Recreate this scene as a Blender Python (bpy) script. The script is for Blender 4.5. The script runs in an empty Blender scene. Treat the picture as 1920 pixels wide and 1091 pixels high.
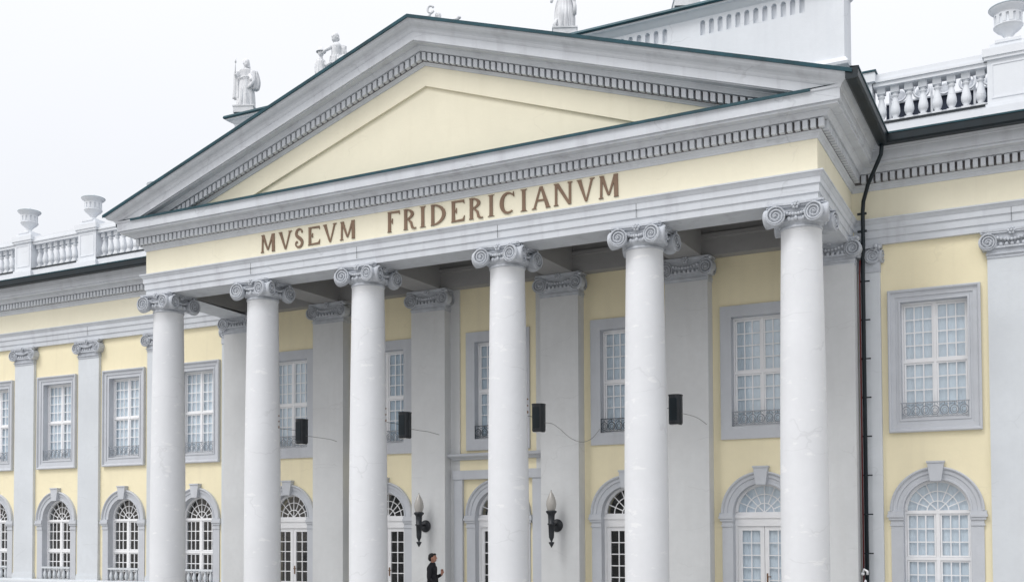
import bpy, bmesh, math, random
from math import sin, cos, pi, radians, sqrt, atan2
from mathutils import Vector, Matrix, geometry
random.seed(7)
SC = bpy.context.scene
COL = SC.collection

# ------------------------------------------------------------------ camera
cam_d = bpy.data.cameras.new('camera')
cam = bpy.data.objects.new('camera', cam_d); COL.objects.link(cam); SC.camera = cam
F, YAW, PITCH, ROLL, PX, PY = 2043.42, 0.494054, 0.0303206, -0.0041291, 928.3, 928.1
fw = Vector((-sin(YAW)*cos(PITCH), cos(YAW)*cos(PITCH), sin(PITCH)))
rt = Vector((cos(YAW), sin(YAW), 0)); up = rt.cross(fw)
r2 = rt*cos(ROLL) + up*sin(ROLL); u2 = -rt*sin(ROLL) + up*cos(ROLL)
cam.matrix_world = Matrix(((r2.x, u2.x, -fw.x, 13.7453), (r2.y, u2.y, -fw.y, -22.501),
                           (r2.z, u2.z, -fw.z, 2.25), (0, 0, 0, 1)))
cam_d.sensor_fit = 'HORIZONTAL'; cam_d.sensor_width = 36; cam_d.lens = 36*F/1920
cam_d.shift_x = (960-PX)/1920; cam_d.shift_y = (PY-545.5)/1920
cam_d.clip_start = 0.1; cam_d.clip_end = 2000

# ------------------------------------------------------------------ light
W = bpy.data.worlds.new('World'); SC.world = W; W.use_nodes = True
nt = W.node_tree; nt.nodes.clear()
SUN_EL, SUN_AZ = radians(52), radians(205)      # compass-like, 0 = +Y, clockwise
out = nt.nodes.new('ShaderNodeOutputWorld')
sky = nt.nodes.new('ShaderNodeTexSky'); sky.sky_type = 'NISHITA'; sky.sun_disc = False
sky.sun_elevation = SUN_EL; sky.sun_rotation = SUN_AZ; sky.air_density = 1.0; sky.dust_density = 4.0
bg1 = nt.nodes.new('ShaderNodeBackground'); bg1.inputs[1].default_value = 0.05
nt.links.new(sky.outputs[0], bg1.inputs[0])
# closed cloud deck: brighter towards the zenith, as an overcast sky is
tc = nt.nodes.new('ShaderNodeTexCoord'); sp = nt.nodes.new('ShaderNodeSeparateXYZ')
nt.links.new(tc.outputs['Generated'], sp.inputs[0])
mr = nt.nodes.new('ShaderNodeMapRange'); mr.inputs[1].default_value = 0; mr.inputs[2].default_value = 1
mr.inputs[3].default_value = 0.64; mr.inputs[4].default_value = 1.18
nt.links.new(sp.outputs[2], mr.inputs[0])
nz = nt.nodes.new('ShaderNodeTexNoise'); nz.inputs['Scale'].default_value = 1.6; nz.inputs['Detail'].default_value = 4
nt.links.new(tc.outputs['Generated'], nz.inputs[0])
mr2 = nt.nodes.new('ShaderNodeMapRange'); mr2.inputs[3].default_value = 0.95; mr2.inputs[4].default_value = 1.05
nt.links.new(nz.outputs[0], mr2.inputs[0])
mul = nt.nodes.new('ShaderNodeMath'); mul.operation = 'MULTIPLY'
nt.links.new(mr.outputs[0], mul.inputs[0]); nt.links.new(mr2.outputs[0], mul.inputs[1])
bg2 = nt.nodes.new('ShaderNodeBackground'); bg2.inputs[0].default_value = (1.0, .985, .975, 1)
nt.links.new(mul.outputs[0], bg2.inputs[1])
add = nt.nodes.new('ShaderNodeAddShader')
nt.links.new(bg1.outputs[0], add.inputs[0]); nt.links.new(bg2.outputs[0], add.inputs[1])
nt.links.new(add.outputs[0], out.inputs[0])
sun_d = bpy.data.lights.new('sun', 'SUN'); sun_d.energy = 1.1; sun_d.angle = radians(22)
sun_d.color = (0.95, 0.98, 1.0)
sun = bpy.data.objects.new('sun', sun_d); COL.objects.link(sun)
sdir = Vector((sin(SUN_AZ)*cos(SUN_EL), cos(SUN_AZ)*cos(SUN_EL), sin(SUN_EL)))
sun.rotation_euler = sdir.to_track_quat('Z', 'Y').to_euler()
SC.view_settings.view_transform = 'Standard'; SC.view_settings.look = 'None'
SC.view_settings.exposure = 0.05; SC.view_settings.gamma = 1.0
SC.render.resolution_x = 1024; SC.render.resolution_y = 581

# ------------------------------------------------------------------ materials
def mat(name, col, rough=0.7, var=0.06, scale=1.5, bump=0.0, bscale=30, streak=0.0, streak_col=None, metallic=0.0,
        patch=0.0, patch_col=None, spec=0.3, crack=0.0):
    m = bpy.data.materials.new(name); m.use_nodes = True
    n = m.node_tree; b = n.nodes['Principled BSDF']
    b.inputs['Roughness'].default_value = rough; b.inputs['Metallic'].default_value = metallic
    b.inputs['Specular IOR Level'].default_value = spec
    geo = n.nodes.new('ShaderNodeNewGeometry')
    def noise(s, det=5, vec=None, rgh=0.55):
        t = n.nodes.new('ShaderNodeTexNoise'); t.inputs['Scale'].default_value = s
        t.inputs['Detail'].default_value = det; t.inputs['Roughness'].default_value = rgh
        n.links.new(vec or geo.outputs['Position'], t.inputs['Vector']); return t
    def ramp(src, a, c):
        r = n.nodes.new('ShaderNodeMapRange'); r.inputs[1].default_value = a; r.inputs[2].default_value = c
        n.links.new(src, r.inputs[0]); return r.outputs[0]
    def mix(fac, A, B):
        x = n.nodes.new('ShaderNodeMix'); x.data_type = 'RGBA'
        if isinstance(fac, float): x.inputs[0].default_value = fac
        else: n.links.new(fac, x.inputs[0])
        for i, v in ((6, A), (7, B)):
            if isinstance(v, tuple): x.inputs[i].default_value = v if len(v) == 4 else (*v, 1)
            else: n.links.new(v, x.inputs[i])
        return x.outputs[2]
    c0 = tuple(v*(1-var) for v in col); c1 = tuple(min(1, v*(1+var)) for v in col)
    cur = mix(ramp(noise(scale).outputs[0], .3, .7), c0, c1)
    if var: cur = mix(ramp(noise(scale*9, 3).outputs[0], .35, .75), cur, mix(0.35, cur, tuple(v*(1-var*1.6) for v in col)))
    if patch:
        mp = n.nodes.new('ShaderNodeMapping'); mp.inputs['Scale'].default_value = (2.2, 2.2, 5.5)
        n.links.new(geo.outputs['Position'], mp.inputs[0])
        cur = mix(ramp(noise(1.0, 6, mp.outputs[0], .6).outputs[0], .60, .66), cur, mix(patch, cur, patch_col))
    if streak:
        mp = n.nodes.new('ShaderNodeMapping'); mp.inputs['Scale'].default_value = (3.2, 3.2, .25)
        n.links.new(geo.outputs['Position'], mp.inputs[0])
        f = ramp(noise(1.0, 5, mp.outputs[0]).outputs[0], .52, .75)
        sm = n.nodes.new('ShaderNodeMath'); sm.operation = 'MULTIPLY'; sm.inputs[1].default_value = streak
        n.links.new(f, sm.inputs[0])
        cur = mix(sm.outputs[0], cur, streak_col or tuple(v*.6 for v in col))
    if crack:
        mp = n.nodes.new('ShaderNodeMapping'); mp.inputs['Scale'].default_value = (.8, .8, 3.2)
        n.links.new(noise(2, 3).outputs['Color'], mp.inputs[0])
        va = n.nodes.new('ShaderNodeVectorMath'); va.operation = 'MULTIPLY_ADD'
        n.links.new(noise(1.5, 3).outputs['Color'], va.inputs[0]); va.inputs[1].default_value = (.5, .5, .25)
        m2 = n.nodes.new('ShaderNodeMapping'); m2.inputs['Scale'].default_value = (.35, .35, 1.0)
        n.links.new(geo.outputs['Position'], m2.inputs[0]); n.links.new(m2.outputs[0], va.inputs[2])
        v = n.nodes.new('ShaderNodeTexVoronoi'); v.feature = 'DISTANCE_TO_EDGE'; v.inputs['Scale'].default_value = .9
        n.links.new(va.outputs[0], v.inputs['Vector'])
        f = ramp(v.outputs['Distance'], .012, 0.0)
        g = n.nodes.new('ShaderNodeMath'); g.operation = 'MULTIPLY'
        n.links.new(f, g.inputs[0]); n.links.new(ramp(noise(.9, 2).outputs[0], .52, .6), g.inputs[1])
        h = n.nodes.new('ShaderNodeMath'); h.operation = 'MULTIPLY'; h.inputs[1].default_value = crack
        n.links.new(g.outputs[0], h.inputs[0])
        cur = mix(h.outputs[0], cur, tuple(v*.45 for v in col))
    n.links.new(cur, b.inputs['Base Color'])
    if bump:
        bp = n.nodes.new('ShaderNodeBump'); bp.inputs['Strength'].default_value = bump; bp.inputs['Distance'].default_value = .02
        n.links.new(noise(bscale, 6).outputs[0], bp.inputs['Height']); n.links.new(bp.outputs[0], b.inputs['Normal'])
    return m

M = {}
M['yellow'] = mat('yellow_plaster', (.86, .785, .56), .85, .035, .7, .14, 22, streak=.18, streak_col=(.62, .56, .42), crack=.10)
M['yellow_pale'] = mat('pale_yellow_plaster', (.82, .78, .625), .85, .03, .8, .14, 20, streak=.18, streak_col=(.66, .61, .46), crack=.12)
M['trim'] = mat('grey_trim_paint', (.605, .635, .675), .75, .06, 1.2, .12, 30, streak=.40, streak_col=(.36, .36, .40), crack=.3)
M['surround'] = mat('window_surround_paint', (.55, .575, .615), .75, .05, 1.5, .10, 30, streak=.18, streak_col=(.33, .33, .36))
M['pilaster'] = mat('pilaster_paint', (.635, .67, .705), .8, .05, .8, .12, 14, streak=.12, streak_col=(.48, .48, .50), crack=.15)
M['pilaster_bounce'] = mat('pilaster_paint_bounce_tint', (.645, .66, .67), .8, .06, .8, .12, 14, streak=.2, streak_col=(.50, .50, .50), crack=.15)  # same paint as the wing pilasters, porch bounce light tinted into the colour
M['column'] = mat('column_limewash', (.72, .738, .765), .8, .035, .8, .25, 7, patch=.6, patch_col=(.84, .85, .86), streak=.10,
                  streak_col=(.58, .58, .60), crack=.18)
M['capital'] = mat('capital_stucco', (.53, .56, .605), .8, .14, 5, .3, 60, patch=.5, patch_col=(.68, .70, .73), streak=.3, streak_col=(.30, .31, .34))
M['white'] = mat('white_masonry_paint', (.76, .79, .83), .75, .04, 1.0, .12, 25, streak=.22, streak_col=(.60, .62, .67), crack=.3)
M['statue'] = mat('weathered_white_stone', (.76, .775, .80), .8, .12, 4, .4, 40, patch=.35, patch_col=(.45, .47, .50), streak=.3, streak_col=(.42, .44, .48))
M['copper'] = mat('dark_teal_sheet_metal', (.005, .052, .072), .45, .35, 3, .1, 20, metallic=.2, spec=.5)
M['gutter'] = mat('dark_green_gutter_metal', (.005, .013, .019), .4, .3, 3, .08, 20, metallic=.2, spec=.5)
M['black'] = mat('black_metal', (.018, .022, .028), .45, .2, 6, .1, 50, spec=.5)
M['frame'] = mat('white_window_paint', (.87, .88, .90), .45, .03, 3, .05, 40)
M['iron'] = mat('grey_iron_railing', (.30, .33, .37), .5, .2, 8, .1, 60, spec=.5)
M['iron_dark'] = mat('dark_iron_railing', (.06, .08, .10), .5, .2, 8, .1, 60, spec=.5)
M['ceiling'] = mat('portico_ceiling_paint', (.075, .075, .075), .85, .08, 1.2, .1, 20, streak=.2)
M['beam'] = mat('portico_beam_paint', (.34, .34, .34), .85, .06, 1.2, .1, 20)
M['letter'] = mat('bronze_letter', (.20, .13, .085), .5, .12, 4, .1, 60, metallic=.25, spec=.5)
M['curtain'] = mat('white_curtain', (.70, .79, .87), .9, .04, 3)
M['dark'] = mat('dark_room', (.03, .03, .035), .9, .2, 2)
M['roof'] = mat('slate_roof', (.025, .035, .06), .6, .2, 2, .2, 20)
M['red'] = mat('red_conduit', (.13, .02, .02), .5, .1, 5)
M['brown'] = mat('weathered_wood', (.20, .11, .06), .6, .2, 9)
M['stone'] = mat('terrace_stone', (.36, .35, .33), .8, .12, 2, .2, 30)
M['ground'] = mat('plaza_gravel', (.37, .365, .355), .95, .15, .8, .3, 40)
M['skin'] = mat('skin', (.42, .22, .16), .55, .05, 9)
M['hair'] = mat('black_hair', (.012, .011, .012), .5, .2, 60, .5, 90)
M['coat'] = mat('black_coat_cloth', (.016, .017, .022), .8, .25, 12, .3, 40)
M['bulb'] = mat('frosted_lamp_glass', (.43, .415, .39), .25, .03, 6, spec=.6)

def glass_mat(name, tint, refl):
    m = bpy.data.materials.new(name); m.use_nodes = True; n = m.node_tree; n.nodes.clear()
    o = n.nodes.new('ShaderNodeOutputMaterial'); t = n.nodes.new('ShaderNodeBsdfTransparent'); t.inputs[0].default_value = (*tint, 1)
    g = n.nodes.new('ShaderNodeBsdfGlossy'); g.inputs['Roughness'].default_value = .03
    nn = n.nodes.new('ShaderNodeTexNoise'); nn.inputs['Scale'].default_value = 2.2
    ge = n.nodes.new('ShaderNodeNewGeometry'); n.links.new(ge.outputs['Position'], nn.inputs[0])
    bp = n.nodes.new('ShaderNodeBump'); bp.inputs['Strength'].default_value = .25; bp.inputs['Distance'].default_value = .03
    n.links.new(nn.outputs[0], bp.inputs['Height']); n.links.new(bp.outputs[0], g.inputs['Normal'])
    dt = n.nodes.new('ShaderNodeVectorMath'); dt.operation = 'DOT_PRODUCT'   # Schlick reflectance, same from both sides
    n.links.new(ge.outputs['Incoming'], dt.inputs[0]); n.links.new(ge.outputs['Normal'], dt.inputs[1])
    ab = n.nodes.new('ShaderNodeMath'); ab.operation = 'ABSOLUTE'; n.links.new(dt.outputs['Value'], ab.inputs[0])
    su = n.nodes.new('ShaderNodeMath'); su.operation = 'SUBTRACT'; su.inputs[0].default_value = 1; n.links.new(ab.outputs[0], su.inputs[1])
    po = n.nodes.new('ShaderNodeMath'); po.operation = 'POWER'; po.inputs[1].default_value = 5; n.links.new(su.outputs[0], po.inputs[0])
    fr = n.nodes.new('ShaderNodeMath'); fr.operation = 'MULTIPLY_ADD'; fr.inputs[1].default_value = .95; fr.inputs[2].default_value = refl
    n.links.new(po.outputs[0], fr.inputs[0])
    mx = n.nodes.new('ShaderNodeMixShader'); n.links.new(fr.outputs[0], mx.inputs[0])
    n.links.new(t.outputs[0], mx.inputs[1]); n.links.new(g.outputs[0], mx.inputs[2]); n.links.new(mx.outputs[0], o.inputs[0])
    return m
M['glass'] = glass_mat('window_glass', (.95, .97, .98), .10)

# ------------------------------------------------------------------ mesh builder
class MB:
    def __init__(s): s.v = []; s.f = []; s.sm = []
    def add(s, vs, fs, smooth=False, mtx=None):
        k = len(s.v)
        s.v += [tuple(mtx @ Vector(p)) for p in vs] if mtx else [tuple(p) for p in vs]
        s.f += [tuple(i+k for i in f) for f in fs]; s.sm += [smooth]*len(fs)
        return s
    def box(s, x0, x1, y0, y1, z0, z1, mtx=None):
        v = [(x, y, z) for x in (x0, x1) for y in (y0, y1) for z in (z0, z1)]
        return s.add(v, [(0, 1, 3, 2), (4, 6, 7, 5), (0, 4, 5, 1), (2, 3, 7, 6), (0, 2, 6, 4), (1, 5, 7, 3)], False, mtx)
    def bbox(s, x0, x1, y0, y1, z0, z1, b=.01):     # box with chamfered vertical front edges
        pts = [(x0+b, y0), (x1-b, y0), (x1, y0+b), (x1, y1), (x0, y1), (x0, y0+b)]
        return s.prism(pts, z0, z1)
    def prism(s, pts, z0, z1, mtx=None, smooth=False):   # polygon in xy, extruded in z
        n = len(pts); v = [(x, y, z0) for x, y in pts] + [(x, y, z1) for x, y in pts]
        s.add(v, [tuple(range(n-1, -1, -1)), tuple(range(n, 2*n))], False, mtx)
        return s.add(v, [(i, (i+1) % n, n+(i+1) % n, n+i) for i in range(n)], smooth, mtx)
    def fprism(s, pts, y0, y1, smooth=False):       # polygon in xz (front view), extruded in y
        return s.prism(pts, -y1, -y0, Matrix(((1, 0, 0, 0), (0, 0, -1, 0), (0, 1, 0, 0), (0, 0, 0, 1))), smooth)
    def lathe(s, prof, n=24, c=(0, 0, 0), mtx=None, a0=0, a1=2*pi, sx=1, sy=1, square=None):
        full = abs(a1-a0-2*pi) < 1e-6; k = n if full else n+1; v = []
        for r, z in prof:
            for i in range(k):
                a = a0+(a1-a0)*i/n
                v.append((c[0]+r*cos(a)*sx, c[1]+r*sin(a)*sy, c[2]+z))
        fs = []
        for j in range(len(prof)-1):
            for i in range(n):
                a = j*k+i; b = j*k+(i+1) % k
                fs.append((a, b, b+k, a+k))
        s.add(v, fs, True, mtx)
        return s
    def tube(s, pts, r, n=6, closed=False):
        pts = [Vector(p) for p in pts]; m = len(pts); v = []
        rr = r if isinstance(r, (list, tuple)) else [r]*m
        ref = None
        for i, p in enumerate(pts):
            if closed: t = pts[(i+1) % m]-pts[i-1]
            else: t = pts[min(i+1, m-1)]-pts[max(i-1, 0)]
            t.normalize()
            if ref is None: ref = t.orthogonal().normalized()
            ref = (ref-t*ref.dot(t)).normalized(); b = t.cross(ref)
            for k in range(n):
                a = 2*pi*k/n; v.append(p+(ref*cos(a)+b*sin(a))*rr[i])
        fs = []
        for i in range(m if closed else m-1):
            for k in range(n):
                a = i*n+k; b = i*n+(k+1) % n; c = ((i+1) % m)*n+(k+1) % n; d = ((i+1) % m)*n+k
                fs.append((a, b, c, d))
        if not closed: fs += [tuple(range(n-1, -1, -1)), tuple(range((m-1)*n, m*n))]
        s.add(v, fs, n > 4); return s
    def ball(s, c, r, n=10, m=7, mtx=None):
        r = (r, r, r) if not isinstance(r, tuple) else r; v = []; fs = []
        for j in range(m+1):
            th = pi*j/m
            for i in range(n):
                a = 2*pi*i/n; v.append((c[0]+r[0]*sin(th)*cos(a), c[1]+r[1]*sin(th)*sin(a), c[2]+r[2]*cos(th)))
        for j in range(m):
            for i in range(n): fs.append((j*n+i, (j+1)*n+i, (j+1)*n+(i+1) % n, j*n+(i+1) % n))
        return s.add(v, fs, True, mtx)
    def loft(s, rings, cap=True):
        n = len(rings[0]); v = [p for r in rings for p in r]; fs = []
        for j in range(len(rings)-1):
            for i in range(n): fs.append((j*n+i, j*n+(i+1) % n, (j+1)*n+(i+1) % n, (j+1)*n+i))
        if cap: fs += [tuple(range(n-1, -1, -1)), tuple(range((len(rings)-1)*n, len(rings)*n))]
        return s.add(v, fs, True)
    def build(s, name, m, parent=None, loc=(0, 0, 0), fix=True):
        me = bpy.data.meshes.new(name); me.from_pydata(s.v, [], s.f); me.polygons.foreach_set('use_smooth', s.sm)
        if fix:
            b = bmesh.new(); b.from_mesh(me)
            bmesh.ops.remove_doubles(b, verts=b.verts, dist=1e-5)
            bmesh.ops.dissolve_degenerate(b, edges=b.edges, dist=1e-6)
            bmesh.ops.recalc_face_normals(b, faces=b.faces); b.to_mesh(me); b.free()
        me.materials.append(M[m] if isinstance(m, str) else m)
        o = bpy.data.objects.new(name, me); COL.objects.link(o); o.location = loc
        if parent: o.parent = parent
        return o

def tag(o, label=None, cat=None, group=None, kind=None):
    if label: o['label'] = label
    if cat: o['category'] = cat
    if group: o['group'] = group
    if kind: o['kind'] = kind
    return o
def empty(name, loc, rz=0):
    o = bpy.data.objects.new(name, None); COL.objects.link(o); o.location = loc; o.rotation_euler = (0, 0, rz); return o
def copy_tree(o, parent=None, loc=None):
    c = o.copy(); COL.objects.link(c)
    if parent is not None: c.parent = parent
    if loc is not None: c.location = loc
    for ch in list(o.children): copy_tree(ch, c)
    return c
def sweep(mb, prof, path, dz=None, skip=(), closed_prof=False, smooth=False):
    """prof: (outward, z); path: plan points, outward = right-hand side of travel"""
    n = len(path); dz = dz or [0]*n; nrm = []
    for i in range(n-1):
        d = Vector(path[i+1])-Vector(path[i]); d.normalize(); nrm.append(Vector((d.y, -d.x)))
    cols = []
    for i in range(n):
        if i == 0: m_ = nrm[0]; k = 1
        elif i == n-1: m_ = nrm[-1]; k = 1
        else:
            m_ = (nrm[i-1]+nrm[i]).normalized(); k = 1/max(.2, m_.dot(nrm[i]))
        cols.append([(path[i][0]+m_.x*k*d, path[i][1]+m_.y*k*d, z+dz[i]) for d, z in prof])
    q = len(prof)
    for i in range(n-1):
        if i in skip: continue
        v = cols[i]+cols[i+1]
        fs = [(j, (j+1) % q, q+(j+1) % q, q+j) for j in range(q if closed_prof else q-1)]
        mb.add(v, fs, smooth)
    if closed_prof: mb.add(cols[0], [tuple(range(q))]); mb.add(cols[-1], [tuple(range(q))])
    return mb
def wall_with_holes(mb, outer, holes, y, depth):
    polys = [[Vector((x, z, 0)) for x, z in outer]]+[[Vector((x, z, 0)) for x, z in h] for h in holes]
    flat = [p for pl in polys for p in pl]
    tris = geometry.tessellate_polygon(polys)
    mb.add([(p.x, y, p.y) for p in flat], tris)
    for h in holes:
        n = len(h)
        mb.add([(x, y, z) for x, z in h]+[(x, y+depth, z) for x, z in h], [(i, (i+1) % n, n+(i+1) % n, n+i) for i in range(n)])
def arch_pts(cx, r, zs, z0, n=24):
    return [(cx-r, z0), (cx+r, z0)]+[(cx+r*cos(pi*i/n), zs+r*sin(pi*i/n)) for i in range(n+1)]

# ------------------------------------------------------------------ ground
g = MB().box(-400, 400, -300, 400, -1.4, -.62).build('ground', 'ground'); tag(g, kind='structure')
t = MB().box(-10.6, 10.6, -1.3, 3.3, -.6, -.15)
for k in range(3): t.box(-10.6-.001*k, 10.6+.001*k, -1.3-.35*(k+1), -1.3-.35*k, -.61, -.15-.15*(k+1))
tag(t.build('terrace', 'stone'), kind='structure')

# ------------------------------------------------------------------ the museum
mus = empty('museum_building', (0, 0, -.6))
tag(mus, 'pale yellow and grey museum with six columned portico, pediment and bronze inscription', 'museum')
mus.location = (0, 0, 0)
D, DP, YW = 3.385, 3.21, 3.285           # wing wall, portico wall, wing pilaster planes
CX = [-8.78, -5.38, -1.98, 1.98, 5.38, 8.78]
EX, EY = 9.21, -.43                      # entablature corner
WX, T = 10.912, 3.211
PATH = [(-46, YW), (-EX, YW), (-EX, EY), (EX, EY), (EX, YW), (30, YW)]
DZ = [-.13, -.13, 0, 0, -.13, -.13]
WINX = [WX, WX+T]+[-WX-T*k for k in range(6)]
PORX = [-7.08, -3.68, 0, 3.68, 7.08]
RO, ZS = .70, 2.60
U0, U1, UH = 4.66, 7.30, .70             # upper opening

# walls with real openings
wl = MB()
def win_holes(xs, zb, pl=1):
    h = []
    for x in xs:
        h.append([(x-UH, U0), (x+UH, U0), (x+UH, U1), (x-UH, U1)])
        h.append(arch_pts(x, RO, ZS, zb))
    return h
wl2 = MB(); wall_with_holes(wl2, [(-46, -.62), (-9.25, -.62), (-9.25, 9.0), (-46, 9.0)], win_holes([x for x in WINX if x < 0], .5), D, .4)
wl2.build('wing_wall', 'yellow', mus)
wl3 = MB(); wall_with_holes(wl3, [(9.25, -.62), (30, -.62), (30, 9.0), (9.25, 9.0)], win_holes([x for x in WINX if x > 0], .5), D, .4)
wl3.build('wing_wall', 'yellow', mus)
wall_with_holes(wl, [(-9.25, -.3), (9.25, -.3), (9.25, 9.0), (-9.25, 9.0)], win_holes(PORX, -.14), DP, .55)
wl.box(-9.25, -9.249, DP, D, -.3, 9); wl.box(9.249, 9.25, DP, D, -.3, 9)
wl.build('portico_wall', 'yellow', mus)
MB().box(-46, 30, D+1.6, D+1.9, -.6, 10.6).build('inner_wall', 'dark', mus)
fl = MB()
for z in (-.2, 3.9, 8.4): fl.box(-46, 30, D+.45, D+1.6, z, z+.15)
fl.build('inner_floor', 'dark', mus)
MB().box(-46, 30, 2.9, 16, 10.62, 10.72).build('flat_roof', 'roof', mus)
# plinth
pb = MB(); sweep(pb, [(.0, .58), (.10, .56), (.12, .50), (.12, -.61)], [(-46, YW), (-9.33, YW)]); pb.build('plinth', 'pilaster', mus); pb = MB(); sweep(pb, [(.0, .58), (.10, .56), (.12, .50), (.12, -.61)], [(9.33, YW), (30, YW)])
pb.build('plinth', 'pilaster', mus)

# entablature
ar = MB()
sweep(ar, [(-.86, 8.78), (0, 8.78), (0, 8.92), (.012, 8.935), (.03, 8.94), (.03, 9.09), (.04, 9.11), (.062, 9.115), (.062, 9.235),
           (.075, 9.25), (.09, 9.275), (.115, 9.32), (.135, 9.33), (.135, 9.36), (0, 9.375)], PATH, DZ)
ar.build('architrave', 'trim', mus)
for x in (WP_J := (WX+T/2, -WX-T*.5, -WX-T*1.5)):
    MB().box(x-.004, x+.004, YW-.066, YW-.06, 8.81, 9.11).build('masonry_joint', 'gutter', mus)
for x in CX[1:5]:
    MB().box(x-.004, x+.005, EY-.065, EY-.06, 8.94, 9.24).build('masonry_joint', 'gutter', mus)
fr = MB(); sweep(fr, [(0, 9.36), (0, 10.04)], PATH, DZ); fr.build('frieze', 'yellow_pale', mus)
bed = [(0, 10.02), (.02, 10.02), (.03, 10.06), (.055, 10.09), (.055, 10.11), (.085, 10.13), (.10, 10.155), (.10, 10.365), (.25, 10.365), (.26, 10.39),
       (.29, 10.43), (.325, 10.455), (.325, 10.47), (.50, 10.475), (.50, 10.53), (.55, 10.53), (.55, 10.74), (.565, 10.745), (.58, 10.76), (.58, 10.80)]
co = MB(); sweep(co, bed, PATH, DZ)
co.add([], [])
co.build('cornice', 'trim', mus)
SIP = [(.58, 10.78), (.60, 10.80), (.62, 10.83), (.67, 10.86), (.74, 10.875), (.78, 10.90), (.80, 10.93), (.80, 10.97), (.40, 11.0)]
si = MB(); sweep(si, SIP, PATH, DZ, skip=(2, 3, 4))
si.build('cornice_sima', 'trim', mus)
si = MB(); sweep(si, SIP, PATH, DZ, skip=(0, 1, 2)); si.build('cornice_sima', 'trim', mus)
# dentils: blocks of one moulding
de = MB()
def dentil_run(a, b, nx, ny, z0=10.175, z1=10.35, pitch=.155, dza=0, dzb=0, m=.02):
    L = sqrt((b[0]-a[0])**2+(b[1]-a[1])**2); n = max(1, int(round(L/pitch))); tx, ty = (b[0]-a[0])/L, (b[1]-a[1])/L
    for i in range(n):
        s = (i+.5)*L/n; w = .050; z = dza+(dzb-dza)*s/L
        px, py = a[0]+tx*s, a[1]+ty*s
        P = []
        for u, o in ((-w, .095), (w, .095), (w, .215), (-w, .215)): P.append((px+tx*u+nx*o, py+ty*u+ny*o))
        de.prism(P, z0+z, z1+z)
dentil_run((-EX-.2, EY), (EX+.2, EY), 0, -1)
dentil_run((EX, EY-.05), (EX, YW-.2), 1, 0, dzb=-.12)
dentil_run((-EX, EY-.05), (-EX, YW-.2), -1, 0, dzb=-.12)
dentil_run((EX+.22, YW), (20, YW), 0, -1, dza=-.13, dzb=-.13)
dentil_run((-30, YW), (-EX-.22, YW), 0, -1, dza=-.13, dzb=-.13)
de.build('dentil_course', 'trim', mus)
M['soot_shade'] = mat('soot_and_shade_stucco', (.19, .18, .18), .9, .3, 4, .2, 30)  # shade in the dentil gaps painted into the colour, together with dirt
sg_ = MB(); sweep(sg_, [(.10, 10.165), (.104, 10.17), (.104, 10.362), (.10, 10.364)], PATH, DZ); sg_.build('dentil_soot_shade', 'soot_shade', mus)
# metal edges, gutters
cp = MB(); sweep(cp, [(.585, 10.755), (.605, 10.755), (.605, 10.818), (.30, 10.86), (-.02, 10.88)], [(-EX, EY), (EX, EY)])
cp.add([(-EX-.60, EY-.60, 10.815), (EX+.60, EY-.60, 10.815), (EX+.3, EY, 10.885), (-EX-.3, EY, 10.885)], [(0, 1, 2, 3)])
cp.build('cornice_flashing', 'copper', mus)
gt = MB(); gp = [(.70, 10.80), (.74, 10.77), (.90, 10.775), (.935, 10.81), (.94, 10.985), (.70, 10.99)]
sweep(gt, gp, [(EX, EY-.8), (EX, YW), (30, YW)], [0, -.13, -.13], closed_prof=True)
gt.build('gutter', 'gutter', mus)
gt = MB(); sweep(gt, gp, [(-46, YW), (-EX, YW), (-EX, EY-.25)], [-.13, -.13, -.01], closed_prof=True); gt.build('gutter', 'gutter', mus)
gt = MB(); sweep(gt, [(.935, 10.965), (.955, 10.965), (.955, 11.0), (.78, 11.02)], [(EX, EY-.8), (EX, YW), (30, YW)], [0, -.13, -.13])
gt.build('gutter_edge', 'copper', mus)
gt = MB()
sweep(gt, [(.935, 10.965), (.955, 10.965), (.955, 11.0), (.78, 11.02)], [(-46, YW), (-EX, YW), (-EX, EY-.25)], [-.13, -.13, -.01])
gt.build('gutter_edge', 'copper', mus)

# pediment: raking cornice
APEX, SL = 14.27, .334
def rake(mb, prof, closed=False):
    L = [[], [], []]
    for d, dr in prof:
        x = EX+d; z = APEX-dr
        L[0].append((-x, EY-d, z-SL*x)); L[1].append((0, EY-d, z)); L[2].append((x, EY-d, z-SL*x))
    q = len(prof)
    for a, b in ((0, 1), (1, 2)):
        mb.add(L[a]+L[b], [(j, (j+1) % q, q+(j+1) % q, q+j) for j in range(q if closed else q-1)])
    return mb
rk = MB(); rake(rk, [(-.03, .89), (.03, .885), (.045, .86), (.075, .84), (.10, .825), (.10, .60), (.25, .60), (.26, .58), (.30, .53), (.325, .51), (.325, .49), (.503, .485),
                     (.503, .463), (.554, .463), (.554, .27), (.565, .265), (.575, .25), (.585, .235), (.60, .20), (.64, .16), (.70, .13), (.75, .09), (.77, .04), (.79, .035), (.79, 0)])
rk.build('raking_cornice', 'trim', mus)
sg_ = MB(); rake(sg_, [(.10, .82), (.104, .815), (.104, .605), (.10, .602)]); sg_.build('raking_dentil_soot_shade', 'soot_shade', mus)  # dark strip painting shade and dirt behind the raking dentils
dr_ = MB()
for sg in (-1, 1):
    n = 58
    for i in range(n):
        x = sg*(.08+i*.157)
        z = APEX-SL*abs(x)
        if z-.82 < 10.80: break
        w = .050; dz = SL*w*sg
        P = [(x-w, z-.80+dz), (x+w, z-.80-dz), (x+w, z-.62-dz), (x-w, z-.62+dz)]
        dr_.fprism(P, EY-.215, EY-.095)
dr_.build('raking_dentil_course', 'trim', mus)
re = MB(); rake(re, [(.78, .025), (.83, .03), (.835, -.045), (.5, -.065)], False); re.build('raking_flashing', 'copper', mus)
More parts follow.
